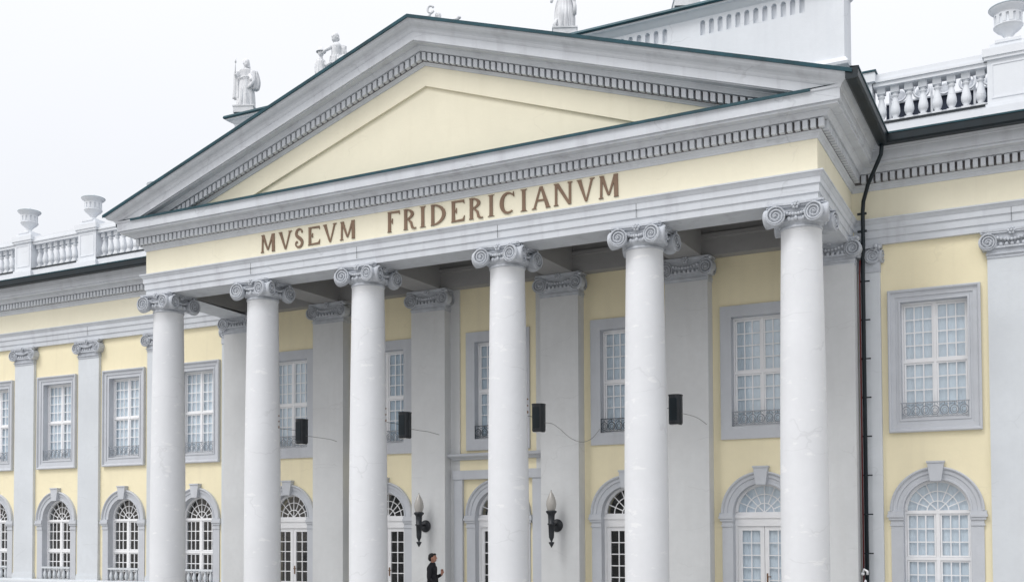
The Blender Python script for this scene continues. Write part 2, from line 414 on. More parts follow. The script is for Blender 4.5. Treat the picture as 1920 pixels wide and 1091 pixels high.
# small metal teal drip on corona of rake and roof seams
# portico roof
rf = MB()
e = EX+.5
for sg in (-1, 1):
    rf.add([(0, EY-.5, APEX+.06), (sg*e, EY-.5, APEX+.06-SL*e), (sg*e, 3.2, APEX+.06-SL*e), (0, 3.2, APEX+.06)], [(0, 1, 2, 3)])
rf.build('portico_roof', 'copper', mus)
# tympanum with sunken triangular field
ty = MB()
az, sl = 12.90, .345; b0 = 10.87
xo = (APEX-.87-b0)/SL; xi = (az-b0-.10)/sl
outer = [(-xo, b0), (-xi, b0), (0, b0)]
ty.add([(-xo, EY, b0), (0, EY, APEX-.87), (xo, EY, b0), (-xi, EY, b0+.10), (0, EY, az), (xi, EY, b0+.10), (-xi, EY, b0), (xi, EY, b0)],
       [(0, 1, 4, 3), (1, 2, 5, 4), (0, 3, 6), (2, 7, 5)])
ty.add([(-xi, EY, b0+.10), (0, EY, az), (xi, EY, b0+.10), (-xi, EY+.07, b0+.10), (0, EY+.07, az), (xi, EY+.07, b0+.10)], [(0, 1, 4, 3), (1, 2, 5, 4)])
ty.add([(-xi, EY+.07, b0), (xi, EY+.07, b0), (xi, EY+.07, b0+.10), (0, EY+.07, az), (-xi, EY+.07, b0+.10)], [(0, 1, 2, 3, 4)])
ty.build('tympanum', 'yellow_pale', mus)

# portico ceiling and beams
be = MB()
be.box(-EX+.005, EX-.005, EY+.2, .43, 8.784, 9.75)
for sg in (-1, 1): be.box(min(sg*8.35, sg*9.2), max(sg*8.35, sg*9.2), .43, DP-.35, 8.784, 9.75)
be.build('front_beam', 'beam', mus)
for x in CX[1:5]: MB().box(x-.40, x+.40, .432, DP-.35, 8.79, 9.75).build('cross_beam', 'beam', mus)
b = MB(); b.box(-9.2, 9.2, DP-.35, DP-.02, 8.775, 9.75); b.box(-8.35, 8.35, DP-.42, DP-.35, 9.2, 9.3); b.build('wall_beam', 'beam', mus)
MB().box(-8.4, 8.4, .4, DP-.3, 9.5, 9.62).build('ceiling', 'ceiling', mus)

# ------------------------------------------------------------------ capitals
def volute(mb, c, nx, ny, R, th, hand, sq=1.0):
    """scroll disc facing (nx, ny); hand=+1: scroll leaves at the top towards +tangent"""
    n = Vector((nx, ny, 0)).normalized(); tg = Vector((-n.y, n.x, 0)); upv = Vector((0, 0, 1)); c = Vector(c)
    N = 22
    def ring(r, off): return [c+n*off+(tg*cos(2*pi*i/N)+upv*sin(2*pi*i/N))*r for i in range(N)]
    rings = [ring(R*.80, -th), ring(R*.93, -th*.6), ring(R*1.0, -.02), ring(R, 0), ring(R*.90, .012), ring(R*.86, -.035), ring(.01, -.02)]
    mb.loft(rings, cap=False)
    pts = []; rad = []
    turns = 2.6; K = 60
    for i in range(K+1):
        u = i/K; a = pi/2+hand*(-.2)+hand*2*pi*turns*u
        r = R*(.93*(1-u)**1.0+.10*u)
        pts.append(c+n*.004+(tg*cos(a)+upv*sin(a))*r); rad.append(R*(.10-.045*u))
    mb.tube(pts, rad, 5)
    e = c+n*.01; mb.ball(e, R*.13, 8, 5)
def leafy(mb, c, r, rnd):
    for k in range(5):
        o = Vector((rnd.uniform(-1, 1), rnd.uniform(-1, 1), rnd.uniform(-1, 1)))*r*.6
        mb.ball(Vector(c)+o, (r*rnd.uniform(.35, .6), r*rnd.uniform(.35, .6), r*rnd.uniform(.25, .5)), 7, 5)
def capital(hw, y0, y1, full=True, R=.195, seed=1):
    """local: column axis at x=0, y=0; z=0 is the underside of the architrave.  y0 front, y1 back"""
    rnd = random.Random(seed); mb = MB(); yc = (y0+y1)/2; hy = (y1-y0)/2
    # abacus with concave sides
    def abac(k, ins):
        P = []
        n = 8
        cor = [(-1, -1), (1, -1), (1, 1), (-1, 1)]
        for s in range(4):
            a = Vector(cor[s]); b = Vector(cor[(s+1) % 4]); nin = Vector((-(a.x+b.x)/2, -(a.y+b.y)/2))
            for i in range(n):
                u = .04+.92*i/(n-1); p = a.lerp(b, u)+nin*.13*sin(pi*u)
                if not full and s != 0: p = a.lerp(b, u)
                A_ = .15 if full else .10; P.append((p.x*(hw+A_)*k, yc+p.y*(hy+A_)*k))
        return P
    mb.prism(abac(1.0, 0), -.045, 0); mb.prism(abac(.93, 0), -.085, -.04)
    # bell and channel
    if full:
        mb.lathe([(.40, -.50), (.425, -.49), (.43, -.465), (.42, -.445), (.40, -.44), (.40, -.40), (.45, -.375), (.475, -.34), (.47, -.30), (.44, -.27), (.42, -.25), (.42, -.06)], 32)
        for k in range(20):
            a = 2*pi*k/20; mb.ball((.47*cos(a), .47*sin(a), -.325), (.045, .045, .055), 6, 5)
    else:
        mb.box(-hw-.01, hw+.01, y0+.01, y1, -.60, -.10); mb.box(-hw-.025, hw+.025, y0-.02, y1, -.53, -.50)
        mb.box(-hw-.05, hw+.05, y0-.045, y1, -.40, -.36)
        for k in range(int(hw*2/.11)):
            mb.ball((-hw+.06+k*.11, y0-.02, -.33), (.045, .045, .055), 6, 5)
    vz = -.265; VW = .90 if full else .96
    sides = [(0, -1)]+([(1, 0), (0, 1), (-1, 0)] if full else [])
    for (nx, ny) in sides:
        tgx, tgy = -ny, nx
        # channel between scrolls
        hl, off = (hw, hy) if ny else (hy, hw)
        for zz, th, dd in ((-.135, .022, .0), (-.20, .015, -.01)):
            pts = []
            for i in range(13):
                u = -1+2*i/12; dpt = off+.035+dd-.05*(1-u*u)
                pts.append((nx*dpt+tgx*u*hl*.8, yc+ny*dpt+tgy*u*hl*.8, zz-.02*(1-u*u)))
            mb.tube(pts, th, 5)
        mb.box(*( (-hw*.8, hw*.8, yc+ny*off*.93-.03, yc+ny*off*.93+.03) if ny else (nx*off*.93-.03, nx*off*.93+.03, yc-hy*.8, yc+hy*.8) ), -.24, -.08)
        # rosette on abacus
        cc = Vector((nx*(off+.06), yc+ny*(off+.06), -.06))
        mb.ball(cc+Vector((nx, ny, 0))*.05, .03, 8, 5)
        for k in range(6):
            a = 2*pi*k/6; mb.ball(cc+Vector((tgx, tgy, 0))*cos(a)*.055+Vector((0, 0, 1))*sin(a)*.055+Vector((nx, ny, 0))*.02, (.034, .034, .034), 7, 5)
        # garland under the rosette
        for k in range(9):
            u = -1+2*k/8
            mb.ball(cc+Vector((tgx, tgy, 0))*u*hl*.55+Vector((0, 0, -.13-.05*(1-u*u)))+Vector((nx, ny, 0))*(.0), (.038, .038, .035), 6, 5)
        for sg in (-1, 1):
            ang = -.14*sg
            vx, vy = nx*cos(ang)+tgx*sin(ang), ny*cos(ang)+tgy*sin(ang)
            FO = .195 if full else .09
            c = (nx*(off+FO)+tgx*sg*hl*VW, yc+ny*(off+FO)+tgy*sg*hl*VW, vz)
            volute(mb, c, vx, vy, R, .24, -sg)
            leafy(mb, (c[0]-vx*.03, c[1]-vy*.03, c[2]+R*1.02), .05, rnd)
    for cx_, cy_ in (((-1, -1), (1, -1), (1, 1), (-1, 1)) if full else ((-1, -1), (1, -1))):
        c = (cx_*(hw+.05), yc+cy_*(hy+.05), -.09); leafy(mb, c, .09, rnd)
        mb.ball((cx_*(hw-.06), yc+cy_*(hy-.06 if full else hy-.02), vz), (.11, .11, .13), 9, 6)
    if not full:
        for sg in (-1, 1):
            volute(mb, (sg*(hw+.09), y0+.16, vz), sg, -.15, R*.95, .12, sg)
    return mb
# columns
colm = MB()
H0, H1 = -.15, 8.30
prof = []
for i in range(25):
    u = i/24; z = .28+(H1-.28)*u
    prof.append((.480-.075*max(0, (u-.25)/.75)**1.5, z))
prof += [(.412, 8.305), (.425, 8.31)]
colm.lathe([(.60, .06), (.62, .0), (.62, .0)][::-1]+[(.60, .08), (.53, .10), (.52, .15), (.55, .17), (.55, .23), (.50, .26)]+prof, 48)
colm.box(-.64, .64, -.64, .64, H0, .0)
colm0 = colm.build('column', 'column', mus)
capm = capital(.42, -.42, .42, True).build('capital', 'capital', colm0, (0, 0, 8.785))
colm0.location = (CX[0], 0, 0)
for x in CX[1:]: copy_tree(colm0, loc=(x, 0, 0))
# dark fixing bolts on the column flanks
def bolts(x):
    for z, r in ((4.95, .03), (5.1, .016), (5.25, .016)): MB().ball((x+.452, .12, z), (.02, .015, r*1.2), 6, 4).build('fixing_bolt', 'brown', mus)
for x in CX[1:4]: bolts(x)

# pilasters
def pilaster(hw, proj, zb, plain_base=True, ztop=8.70, R=.17, capdz=0.0):
    mb = MB(); mb.box(-hw, hw, -proj, .02, zb, 8.20)
    mb.box(-hw-.035, hw+.035, -proj-.035, .02, zb, zb+.22); mb.box(-hw-.02, hw+.02, -proj-.02, .02, zb+.22, zb+.27)
    return mb
pp = .373
p0 = pilaster(.536, pp, -.15).build('pilaster', 'pilaster_bounce', mus)
capital(.536, -pp, 0, False).build('capital', 'capital', p0, (0, 0, 8.78))
p0.location = (CX[0], DP, 0)
for x in CX[1:]: copy_tree(p0, loc=(x, DP, 0))
WP = [WX+T/2, WX+1.5*T]+[-WX-T*(k+.5) for k in range(6)]
q0 = pilaster(.49, D-YW, .50).build('pilaster', 'pilaster', mus)
capital(.49, -(D-YW)-.03, .05, False, R=.185).build('capital', 'capital', q0, (0, 0, 8.65))
q0.location = (WP[0], D, 0)
for x in WP[1:]: copy_tree(q0, loc=(x, D, 0))
# half pilasters in the re-entrant corners
for sg in (-1, 1):
    mb = MB(); mb.box(-.24, .24, -(D-YW)-.01, .02, .5, 8.2); o = mb.build('corner_pilaster', 'pilaster', mus, (sg*9.56, D, 0))
    c = MB(); rnd = random.Random(3)
    c.box(-.25, .25, -.13, .02, -.62, -.08); c.box(-.27, .29 if sg > 0 else .27, -.2, .02, -.085, 0)
    volute(c, (sg*.09, -.20, -.27), sg*.25, -1, .17, .18, -sg); volute(c, (sg*.30, -.08, -.27), sg, -.2, .15, .1, sg); leafy(c, (sg*.2, -.2, -.1), .1, rnd)
    c.build('capital', 'capital', o, (0, 0, 8.65))
# strips beside the centre bay
for sg in (-1, 1): MB().box(-.17, .17, -.05, .02, -.15, 8.78).build('wall_strip', 'pilaster_bounce', mus, (sg*1.33, DP, 0))

# ------------------------------------------------------------------ windows
def frame_ring(mb, x0, x1, z0, z1, w, y0, y1):
    mb.box(x0, x0+w, y0, y1, z0, z1); mb.box(x1-w, x1, y0, y1, z0, z1)
    mb.box(x0+w, x1-w, y0, y1, z0, z0+w); mb.box(x0+w, x1-w, y0, y1, z1-w, z1)
def leaf(mb, x0, x1, z0, z1, nc, nr, w=.036, m=.027, y=.20):
    frame_ring(mb, x0, x1, z0, z1, w, y, y+.045)
    for i in range(1, nc):
        x = x0+w+(x1-x0-2*w)*i/nc; mb.box(x-m/2, x+m/2, y+.006, y+.035, z0+w, z1-w)
    for j in range(1, nr):
        z = z0+w+(z1-z0-2*w)*j/nr; mb.box(x0+w, x1-w, y+.009, y+.032, z-m/2, z+m/2)
def curtain_mesh(x0, x1, z0, z1, y, seed, gap=0.0):
    rnd = random.Random(seed); mb = MB(); n = 56; ph = rnd.uniform(0, 6); fr_ = rnd.uniform(42, 58)
    vs = []
    for i in range(n+1):
        x = x0+(x1-x0)*i/n
        yy = y+.007*sin(fr_*x+ph)+.012*sin(17*x+ph*2)
        vs += [(x, yy, z0), (x, yy*.5+y*.5, z1)]
    mb.add(vs, [(2*i, 2*i+2, 2*i+3, 2*i+1) for i in range(n) if not (gap and abs(x0+(x1-x0)*(i+.5)/n) < gap)], True)
    return mb
def moulded(mb, outer, inner, y_wall, prof):
    """rectangular surround: prof list of (t 0..1 from outer to inner, proj)"""
    X0, X1, Z0, Z1 = outer; x0, x1, z0, z1 = inner; rings = []
    for t_, p in prof:
        a, b_, c, d = X0+(x0-X0)*t_, X1+(x1-X1)*t_, Z0+(z0-Z0)*t_, Z1+(z1-Z1)*t_
        rings.append([(a, y_wall-p, c), (b_, y_wall-p, c), (b_, y_wall-p, d), (a, y_wall-p, d)])
    for r1, r2_ in zip(rings, rings[1:]):
        mb.add(r1+r2_, [(i, (i+1) % 4, 4+(i+1) % 4, 4+i) for i in range(4)])
def upper_window(seed, plain=False, railing='iron', ssc=1.0, dimx=.965):
    o = MB(); o.box(-.70, -.66, .17, .27, 0, 2.64); o.box(.66, .70, .17, .27, 0, 2.64); o.box(-.66, .66, .17, .27, 2.59, 2.64); o.box(-.66, .66, .17, .27, 0, .05)
    o.box(-.028, .028, .18, .26, .05, 2.59); o.box(-.66, -.028, .175, .255, 1.28, 1.34); o.box(.028, .66, .175, .255, 1.28, 1.34)
    w = o.build('window', 'frame', mus)
    l = MB()
    for a, b_ in ((-.655, -.03), (.03, .655)):
        leaf(l, a, b_, 1.343, 2.585, 3, 4); leaf(l, a, b_, .055, 1.277, 3, 4)
    l.build('sash', 'frame', w)
    MB().add([(-.66, .224, .05), (.66, .224, .05), (.66, .224, 2.59), (-.66, .224, 2.59)], [(0, 1, 2, 3)]).build('pane', 'glass', w, fix=False)
    curtain_mesh(-.69, .69, .02, 2.62, .275, seed).build('curtain', 'curtain', w)
    s = MB()
    if plain: pr = [(0, 0), (0, .055), (1.012, .055), (1.012, -.38)]
    else: pr = [(0, 0), (0, .10), (.09, .112), (.20, .10), (.24, .065), (.29, .055), (.60, .05), (.61, .025), (.84, .02), (.85, .04), (1.012, .04), (1.012, -.38)]
    moulded(s, (-dimx, dimx, 4.36-U0, 7.57-U0), (-.70, .70, 0, 2.64), 0, pr)
    s.build('surround', 'surround', w)
    r = MB()
    r.box(-.72, .72, -.045, -.02, .345, .365); r.box(-.70, .70, -.04, -.025, .03, .048)
    for x in (-.69, .69): r.box(x-.01, x+.01, -.045, -.02, 0, .36)
    for k in range(7):
        cx = -.60+k*.20
        r.tube([(cx+.085*cos(a), -.032, .175+.10*sin(a)) for a in [2*pi*i/16 for i in range(16)]], .011, 5, True)
        r.tube([(cx+.048*cos(a), -.032, .17+.055*sin(a)) for a in [2*pi*i/12 for i in range(12)]], .007, 4, True)
        r.box(cx-.008, cx+.008, -.038, -.026, .27, .345)
        if k < 6:
            r.tube([(cx+.03, -.03, .34), (cx+.10, -.03, .28), (cx+.17, -.03, .34)], .006, 4)
            r.tube([(cx+.03, -.03, .045), (cx+.10, -.03, .09), (cx+.17, -.03, .045)], .006, 4)
    r.build('window_railing', railing, w)
    return w
def fan(mb, y=.20):
    R1 = .655
    N = 32
    def arc(r, w, y0, y1, n=N):
        vs = []
        for i in range(n+1):
            a = pi*i/n
            for rr, yy in ((r, y0), (r+w, y0), (r+w, y1), (r, y1)): vs.append((rr*cos(a), yy, ZS+rr*sin(a)))
        mb.add(vs, [(i*4+k, i*4+(k+1) % 4, i*4+4+(k+1) % 4, i*4+4+k) for i in range(n) for k in range(4)])
    arc(.635, .065, y-.03, y+.06); arc(.43, .022, y+.008, y+.034); arc(.215, .022, y+.008, y+.034)
    def ray(a, r0, r1):
        w = .011; d = Vector((cos(a), sin(a))); nn = Vector((-d.y, d.x))*w
        P = [(d*r0-nn), (d*r1-nn), (d*r1+nn), (d*r0+nn)]
        mb.fprism([(p.x, ZS+p.y) for p in P], y+.010, y+.032)
    for k in range(1, 8): ray(pi*k/8, .225 if k % 2 else .02, .64)
    mb.box(-.70, .70, y-.03, y+.06, ZS-.06, ZS+.015); mb.ball((0, y+.02, ZS+.01), (.04, .02, .03), 8, 4)
def archivolt(mb, zb, y=0.0, zimp=2.53):
    # moulded arch band and jambs
    prof_ = [(.98, 0), (.98, .09), (.955, .105), (.93, .09), (.91, .055), (.84, .05), (.83, .025), (.74, .02), (.735, .04), (.697, .04), (.697, -.38)]
    n = 28; vs = []
    q = len(prof_)
    for i in range(n+1):
        a = pi*i/n
        for r, p in prof_: vs.append((r*cos(a), y-p, ZS+r*sin(a)))
    mb.add(vs, [(i*q+k, i*q+k+1, i*q+q+k+1, i*q+q+k) for i in range(n) for k in range(q-1)])
    for sg in (-1, 1):
        a, b_ = sorted((sg*.70, sg*.96)); mb.box(a, b_, -.04, .01, zb, 2.30)
        a, b_ = sorted((sg*.694, sg*.70)); mb.box(a, b_, -.03, .38, zb+.01, 2.62)
        for (ea, eb, z0, z1, p) in ((-.01, .02, 2.27, 2.31, .06), (-.0, .005, 2.31, 2.40, .05), (-.02, .045, 2.40, 2.46, .08), (-.02, .075, 2.46, 2.52, .105), (-.01, .06, 2.52, 2.60, .085)):
            a, b_ = sorted((sg*(.70+ea), sg*(.96+eb))); mb.box(a, b_, -p, .01, z0, z1)
    # keystone
def keystone(): 
    k = MB(); k.fprism([(-.115, 3.26), (.115, 3.26), (.175, 3.66), (-.175, 3.66)], -.15, 0); k.box(-.19, .19, -.17, 0, 3.66, 3.70)
    return k
def arched_window(seed, curtain):
    o = MB(); fan(o); zb = .5
    o.box(-.70, -.655, .17, .26, zb, ZS-.06); o.box(.655, .70, .17, .26, zb, ZS-.06); o.box(-.04, .04, .18, .26, zb, ZS-.06)
    o.box(-.655, -.04, .175, .255, 1.50, 1.57); o.box(.04, .655, .175, .255, 1.50, 1.57); o.box(-.66, .66, .17, .27, zb, zb+.06)
    w = o.build('arched_window', 'frame', mus)
    l = MB()
    for a, b_ in ((-.65, -.045), (.045, .65)):
        leaf(l, a, b_, 1.575, ZS-.065, 3, 3); leaf(l, a, b_, zb+.06, 1.495, 3, 3)
    l.build('sash', 'frame', w)
    p = MB(); P = arch_pts(0, .66, ZS, zb+.03); p.add([(x, .224, z) for x, z in P], [tuple(range(len(P)))]); p.build('pane', 'glass', w, fix=False)
    if curtain: curtain_mesh(-.69, .69, zb, 3.28, .275, seed).build('curtain', 'curtain', w)
    s = MB(); archivolt(s, .5); s.build('surround', 'surround', w)
    keystone().build('keystone', 'surround', w)
    b = MB()
    b.box(-.70, .70, -.06, .08, .94, 1.0); b.box(-.69, .69, -.04, .07, .5, .56)
    for k in range(6):
        x = -.58+k*.232
        b.lathe([(.03, .56), (.035, .60), (.06, .68), (.065, .74), (.045, .82), (.028, .88), (.04, .90), (.045, .94)], 10, (x, .01, 0))
    b.build('window_balustrade', 'pilaster', w)
    return w
def door(seed, curtain):
    o = MB(); fan(o); zb = -.14
    o.box(-.70, -.64, .16, .27, zb, ZS-.06); o.box(.64, .70, .16, .27, zb, ZS-.06); o.box(-.64, .64, .15, .28, 2.28, ZS-.06)
    o.box(-.70, .70, .12, .16, 2.47, 2.54)
    w = o.build('arched_door', 'frame', mus)
    for sg in (-1, 1):
        l = MB(); a, b_ = sorted((sg*.005, sg*.635))
        frame_ring(l, a, b_, zb+.02, 2.275, .10, .19, .245)
        l.box(a+.1, b_-.1, .195, .24, .62, .70); l.box(a+.1, b_-.1, .205, .235, zb+.1, .62); l.box(a+.16, b_-.16, .195, .24, .0, .55)
        for j in range(1, 5):
            z = .70+(2.175-.70)*j/5; l.box(a+.1, b_-.1, .20, .235, z-.012, z+.012)
        l.box((a+b_)/2-.012, (a+b_)/2+.012, .203, .232, .70, 2.175)
        lf = l.build('door_leaf', 'frame', w)
    h = MB(); h.box(.045, .075, .17, .19, .92, 1.16); h.tube([(.06, .17, 1.08), (.06, .13, 1.08), (.16, .12, 1.08)], .012, 6)
    h.build('handle', 'brown', w)
    p = MB(); P = arch_pts(0, .66, ZS, .65); p.add([(x, .219, z) for x, z in P], [tuple(range(len(P)))]); p.build('pane', 'glass', w, fix=False)
    if curtain: curtain_mesh(-.69, .69, .0, 3.28, .275, seed).build('curtain', 'curtain', w)
    s = MB(); archivolt(s, -.15); s.build('surround', 'surround', w)
    keystone().build('keystone', 'surround', w)
    return w
VAR = [curtain_mesh(-.69, .69, .02, 2.62, .275, 40+k, gap=g).build('curtain', 'curtain').data for k, g in enumerate((0, 0, .05, 0))]
for o in [o for o in COL.objects if o.name.startswith('curtain') and o.parent is None]: bpy.data.objects.remove(o)
M['curtain2'] = mat('grey_curtain', (.60, .70, .79), .9, .05, 3)
VAR[1].materials[0] = M['curtain2']
up_w = upper_window(11); up_w.location = (WINX[0], D, U0)
for i, x in enumerate(WINX[1:]):
    c = copy_tree(up_w, loc=(x, D, U0))
    for ch in c.children:
        if ch.name.startswith('curtain'): ch.data = VAR[(i*3+1) % 4]
up_p = upper_window(23, True, 'iron'); up_p.location = (PORX[0], DP, U0)
for x in PORX[1:]:
    c = copy_tree(up_p, loc=(x, DP, U0))
    for ch in c.children:
        if ch.name.startswith('curtain'): ch.data = VAR[int(x+9) % 4]
    if x in (0, 3.68):
        for ch in c.children:
            if ch.name.startswith('window_railing'): ch.data = ch.data.copy(); ch.data.materials[0] = M['iron_dark']
ac = arched_window(5, True); ac.location = (WINX[0], D, 0); copy_tree(ac, loc=(WINX[1], D, 0))
ad = arched_window(6, False); ad.location = (WINX[2], D, 0)
for x in WINX[3:]: copy_tree(ad, loc=(x, D, 0))
dc = door(8, True); dc.location = (PORX[4], DP, 0)
dd = door(9, False); dd.location = (PORX[0], DP, 0)
for x in PORX[1:4]: copy_tree(dd, loc=(x, DP, 0))
# centre bay: ledge, yellow field, lintel and posts
lg = MB(); sweep(lg, [(0, 4.10), (.06, 4.11), (.08, 4.14), (.16, 4.18), (.20, 4.20), (.22, 4.26), (.0, 4.29)], [(-1.30, DP+.02), (-1.30, DP-.06), (1.30, DP-.06), (1.30, DP+.02)])
lg.build('door_cornice', 'surround', mus)
MB().box(-1.28, 1.28, DP-.045, DP+.0, 3.82, 4.10).build('door_frieze', 'yellow', mus)
MB().box(-1.36, 1.36, DP-.13, DP+.0, 3.58, 3.82).build('door_lintel', 'surround', mus)
for sg in (-1, 1): MB().box(-.13, .13, -.10, .0, -.15, 3.58).build('door_post', 'surround', mus, (sg*1.19, DP, 0))

# ------------------------------------------------------------------ inscription
def glyph(ch, w, h):
    s = .075*h/.46*1.05; t_ = .030; mb = MB(); D_ = .02
    cnt = [0]
    def poly(P): cnt[0] += 1; mb.fprism(P, -D_-.0006*cnt[0], 0)
    def serif(x, z, k=.045): poly([(x-k-s/2, z), (x+k+s/2, z), (x+s/2+.004, z+(t_*.8 if z < h/2 else -t_*.8)), (x-s/2-.004, z+(t_*.8 if z < h/2 else -t_*.8))])
    def stem(x, z0=0, z1=None, ss=None):
        ss = ss or s; z1 = h if z1 is None else z1; poly([(x-ss/2, z0), (x+ss/2, z0), (x+ss/2*.94, (z0+z1)/2), (x+ss/2, z1), (x-ss/2, z1), (x-ss/2*.94, (z0+z1)/2)])
    def bar(x0, z0, x1, z1, w0, w1=None):
        w1 = w1 or w0; poly([(x0-w0/2, z0), (x0+w0/2, z0), (x1+w1/2, z1), (x1-w1/2, z1)])
    def bow(cx, cz, rx, rz, a0, a1, th0, th1, n=18):
        o = []; i_ = []
        for k in range(n+1):
            u = k/n; a = a0+(a1-a0)*u; th = th0+(th1-th0)*sin(pi*u)
            o.append((cx+rx*cos(a), cz+rz*sin(a))); i_.append((cx+(rx-th)*cos(a), cz+(rz-th*.75)*sin(a)))
        for k in range(n): poly([o[k], o[k+1], i_[k+1], i_[k]])
    if ch == 'I': stem(w/2); serif(w/2, 0); serif(w/2, h)
    elif ch == 'V': bar(w*.16, h, w*.52, 0, s*1.1, s*.5); bar(w*.85, h, w*.54, 0, s*.6, s*.4); serif(w*.16, h, .02); serif(w*.85, h, .02)
    elif ch == 'M':
        bar(w*.12, 0, w*.14, h, s*.6); bar(w*.16, h, w*.49, h*.12, s*1.0, s*.5); bar(w*.84, h, w*.51, h*.12, s*.75, s*.4); bar(w*.88, 0, w*.86, h, s*1.1)
        serif(w*.12, 0, .015); serif(w*.88, 0, .012); serif(w*.86, h, .01); serif(w*.15, h, .012)
    elif ch == 'N':
        bar(w*.12, 0, w*.12, h, s*.65); bar(w*.16, h, w*.86, 0, s*1.1, s*.8); bar(w*.88, 0, w*.88, h, s*.65); serif(w*.12, 0, .02); serif(w*.12, h, .01); serif(w*.88, h, .02)
    elif ch == 'A':
        bar(w*.12, 0, w*.46, h, s*.6, s*.5); bar(w*.86, 0, w*.50, h, s*1.15, s*.7); mb.fprism([(w*.25, h*.34), (w*.70, h*.34), (w*.68, h*.42), (w*.28, h*.42)], -D_+.002, 0); serif(w*.12, 0, .02); serif(w*.86, 0, .02)
    elif ch in 'EF':
        x = s/2+.02; stem(x); serif(x, 0, .02); serif(x, h, .012)
        poly([(x, h), (w*.96, h), (w*.98, h*.80), (w*.90, h*.90), (x, h*.93)])
        mb.fprism([(x, h*.49), (x+.06, h*.49), (x+.075, h*.40), (x+.095, h*.40), (x+.095, h*.66), (x+.075, h*.66), (x+.06, h*.55), (x, h*.55)], -D_+.002, 0)
        if ch == 'E': poly([(x, 0), (w*.97, 0), (w*1.0, h*.26), (w*.86, h*.10), (x, h*.07)])
    elif ch == 'D':
        x = s/2+.02; stem(x); serif(x, 0, .015); serif(x, h, .015); bow(x, h/2, w-x, h/2, -pi/2, pi/2, .03, s*1.05)
    elif ch == 'R':
        x = s/2+.02; stem(x); serif(x, 0, .02); serif(x, h, .015); bow(x, h*.74, w*.80-x, h*.26, -pi/2, pi/2, .025, s*.95)
        poly([(x+.05, h*.50), (x+.10, h*.50), (w*.66, h*.36), (w*.74, h*.12), (w*.98, h*.01), (w*.96, h*.07), (w*.99, h*.0), (w*.80, -h*.01), (w*.62, h*.04), (w*.54, h*.30)])
    elif ch == 'C': bow(w*.54, h/2, w*.54, h/2, pi*.26, pi*1.72, .03, s*1.15, 24); poly([(w*.90, h*.86), (w*.95, h*1.0), (w*.98, h*.74), (w*.93, h*.78)])
    elif ch == 'S':
        K = [(.86, .80), (.84, .90), (.72, .97), (.52, 1.0), (.30, .94), (.19, .80), (.24, .66), (.42, .56), (.64, .46), (.82, .34), (.86, .20), (.76, .07), (.54, 0), (.30, .03), (.13, .14), (.14, .27), (.26, .31)]
        pts = []; V2 = [Vector((x*w, z*h)) for x, z in K]
        for k in range(len(V2)-1):
            a0, a1, a2, a3 = V2[max(k-1, 0)], V2[k], V2[k+1], V2[min(k+2, len(V2)-1)]
            for j in range(3):
                t = j/3; pts.append(.5*(2*a1+(a2-a0)*t+(2*a0-5*a1+4*a2-a3)*t*t+(3*a1-a0-3*a2+a3)*t**3))
        n = len(pts); L_ = []; R3 = []
        for k in range(n):
            d = (pts[min(k+1, n-1)]-pts[max(k-1, 0)]).normalized(); nn = Vector((-d.y, d.x)); th = .012+.030*max(0, sin(pi*k/(n-1)))**1.6
            L_.append(pts[k]+nn*th); R3.append(pts[k]-nn*th)
        v = [(p.x, yy, p.y) for yy in (-D_, 0) for p in L_+R3]; m2 = 2*n
        mb.add(v, [(k, k+1, n+k+1, n+k) for k in range(n-1)]+[(k, k+1, m2+k+1, m2+k) for k in range(n-1)]+[(n+k, n+k+1, m2+n+k+1, m2+n+k) for k in range(n-1)]+[(0, n, m2+n, m2)])
        mb.fprism([(w*.26+.03*cos(2*pi*i/10), h*.29+.03*sin(2*pi*i/10)) for i in range(10)], -D_-.002, 0)
        mb.fprism([(w*.84+.022*cos(2*pi*i/10), h*.84+.03*sin(2*pi*i/10)) for i in range(10)], -D_-.002, 0)
    return mb
TXT = [('M', -5.08, -4.60), ('V', -4.50, -4.04), ('S', -3.96, -3.68), ('E', -3.53, -3.15), ('V', -3.07, -2.62), ('M', -2.53, -2.06),
       ('F', -1.10, -.73), ('R', -.63, -.26), ('I', -.16, 0.0), ('D', .14, .56), ('E', .71, 1.08), ('R', 1.20, 1.58), ('I', 1.72, 1.86), ('C', 2.02, 2.40),
       ('I', 2.57, 2.71), ('A', 2.85, 3.32), ('N', 3.40, 3.85), ('V', 3.95, 4.40), ('M', 4.49, 4.96)]
for i, (ch, a, b_) in enumerate(TXT):
    h = .46 if i < 6 else .50
    glyph(ch, b_-a, h).build('letter', 'letter', mus, (a, EY-.003, 9.475 if i < 6 else 9.48), fix=False)

# ------------------------------------------------------------------ attic
ax, ay = 9.10, 3.10
at = MB()
slots = []
for k in range(7): slots.append(3.44+k*.228)
for k in range(12): slots.append(5.78+k*.218)
slots += [-s for s in slots]+[-2.6+k*.22 for k in range(6)]+[1.5+k*.22 for k in range(6)]
holes = []
for s in slots:
    w = .062; holes.append([(s-w, 14.28), (s+w, 14.28)]+[(s+w*cos(pi*i/8), 14.58+w*1.1*sin(pi*i/8)) for i in range(9)])
wall_with_holes(at, [(-ax, 10.7), (ax, 10.7), (ax, 14.92), (-ax, 14.92)], holes, ay, .10)
at.box(-ax+.01, ax-.01, ay+.10, 4.1, 10.7, 14.9)
at.box(-ax, -ax+.02, ay, 4.1, 10.7, 14.92); at.box(ax-.02, ax, ay, 4.1, 10.7, 14.92)
at.box(ax-.30, ax+.03, ay-.03, ay+.5, 13.0, 14.92); at.box(-ax-.03, -ax+.30, ay-.03, ay+.5, 13.0, 14.92)
at.build('attic', 'white', mus)
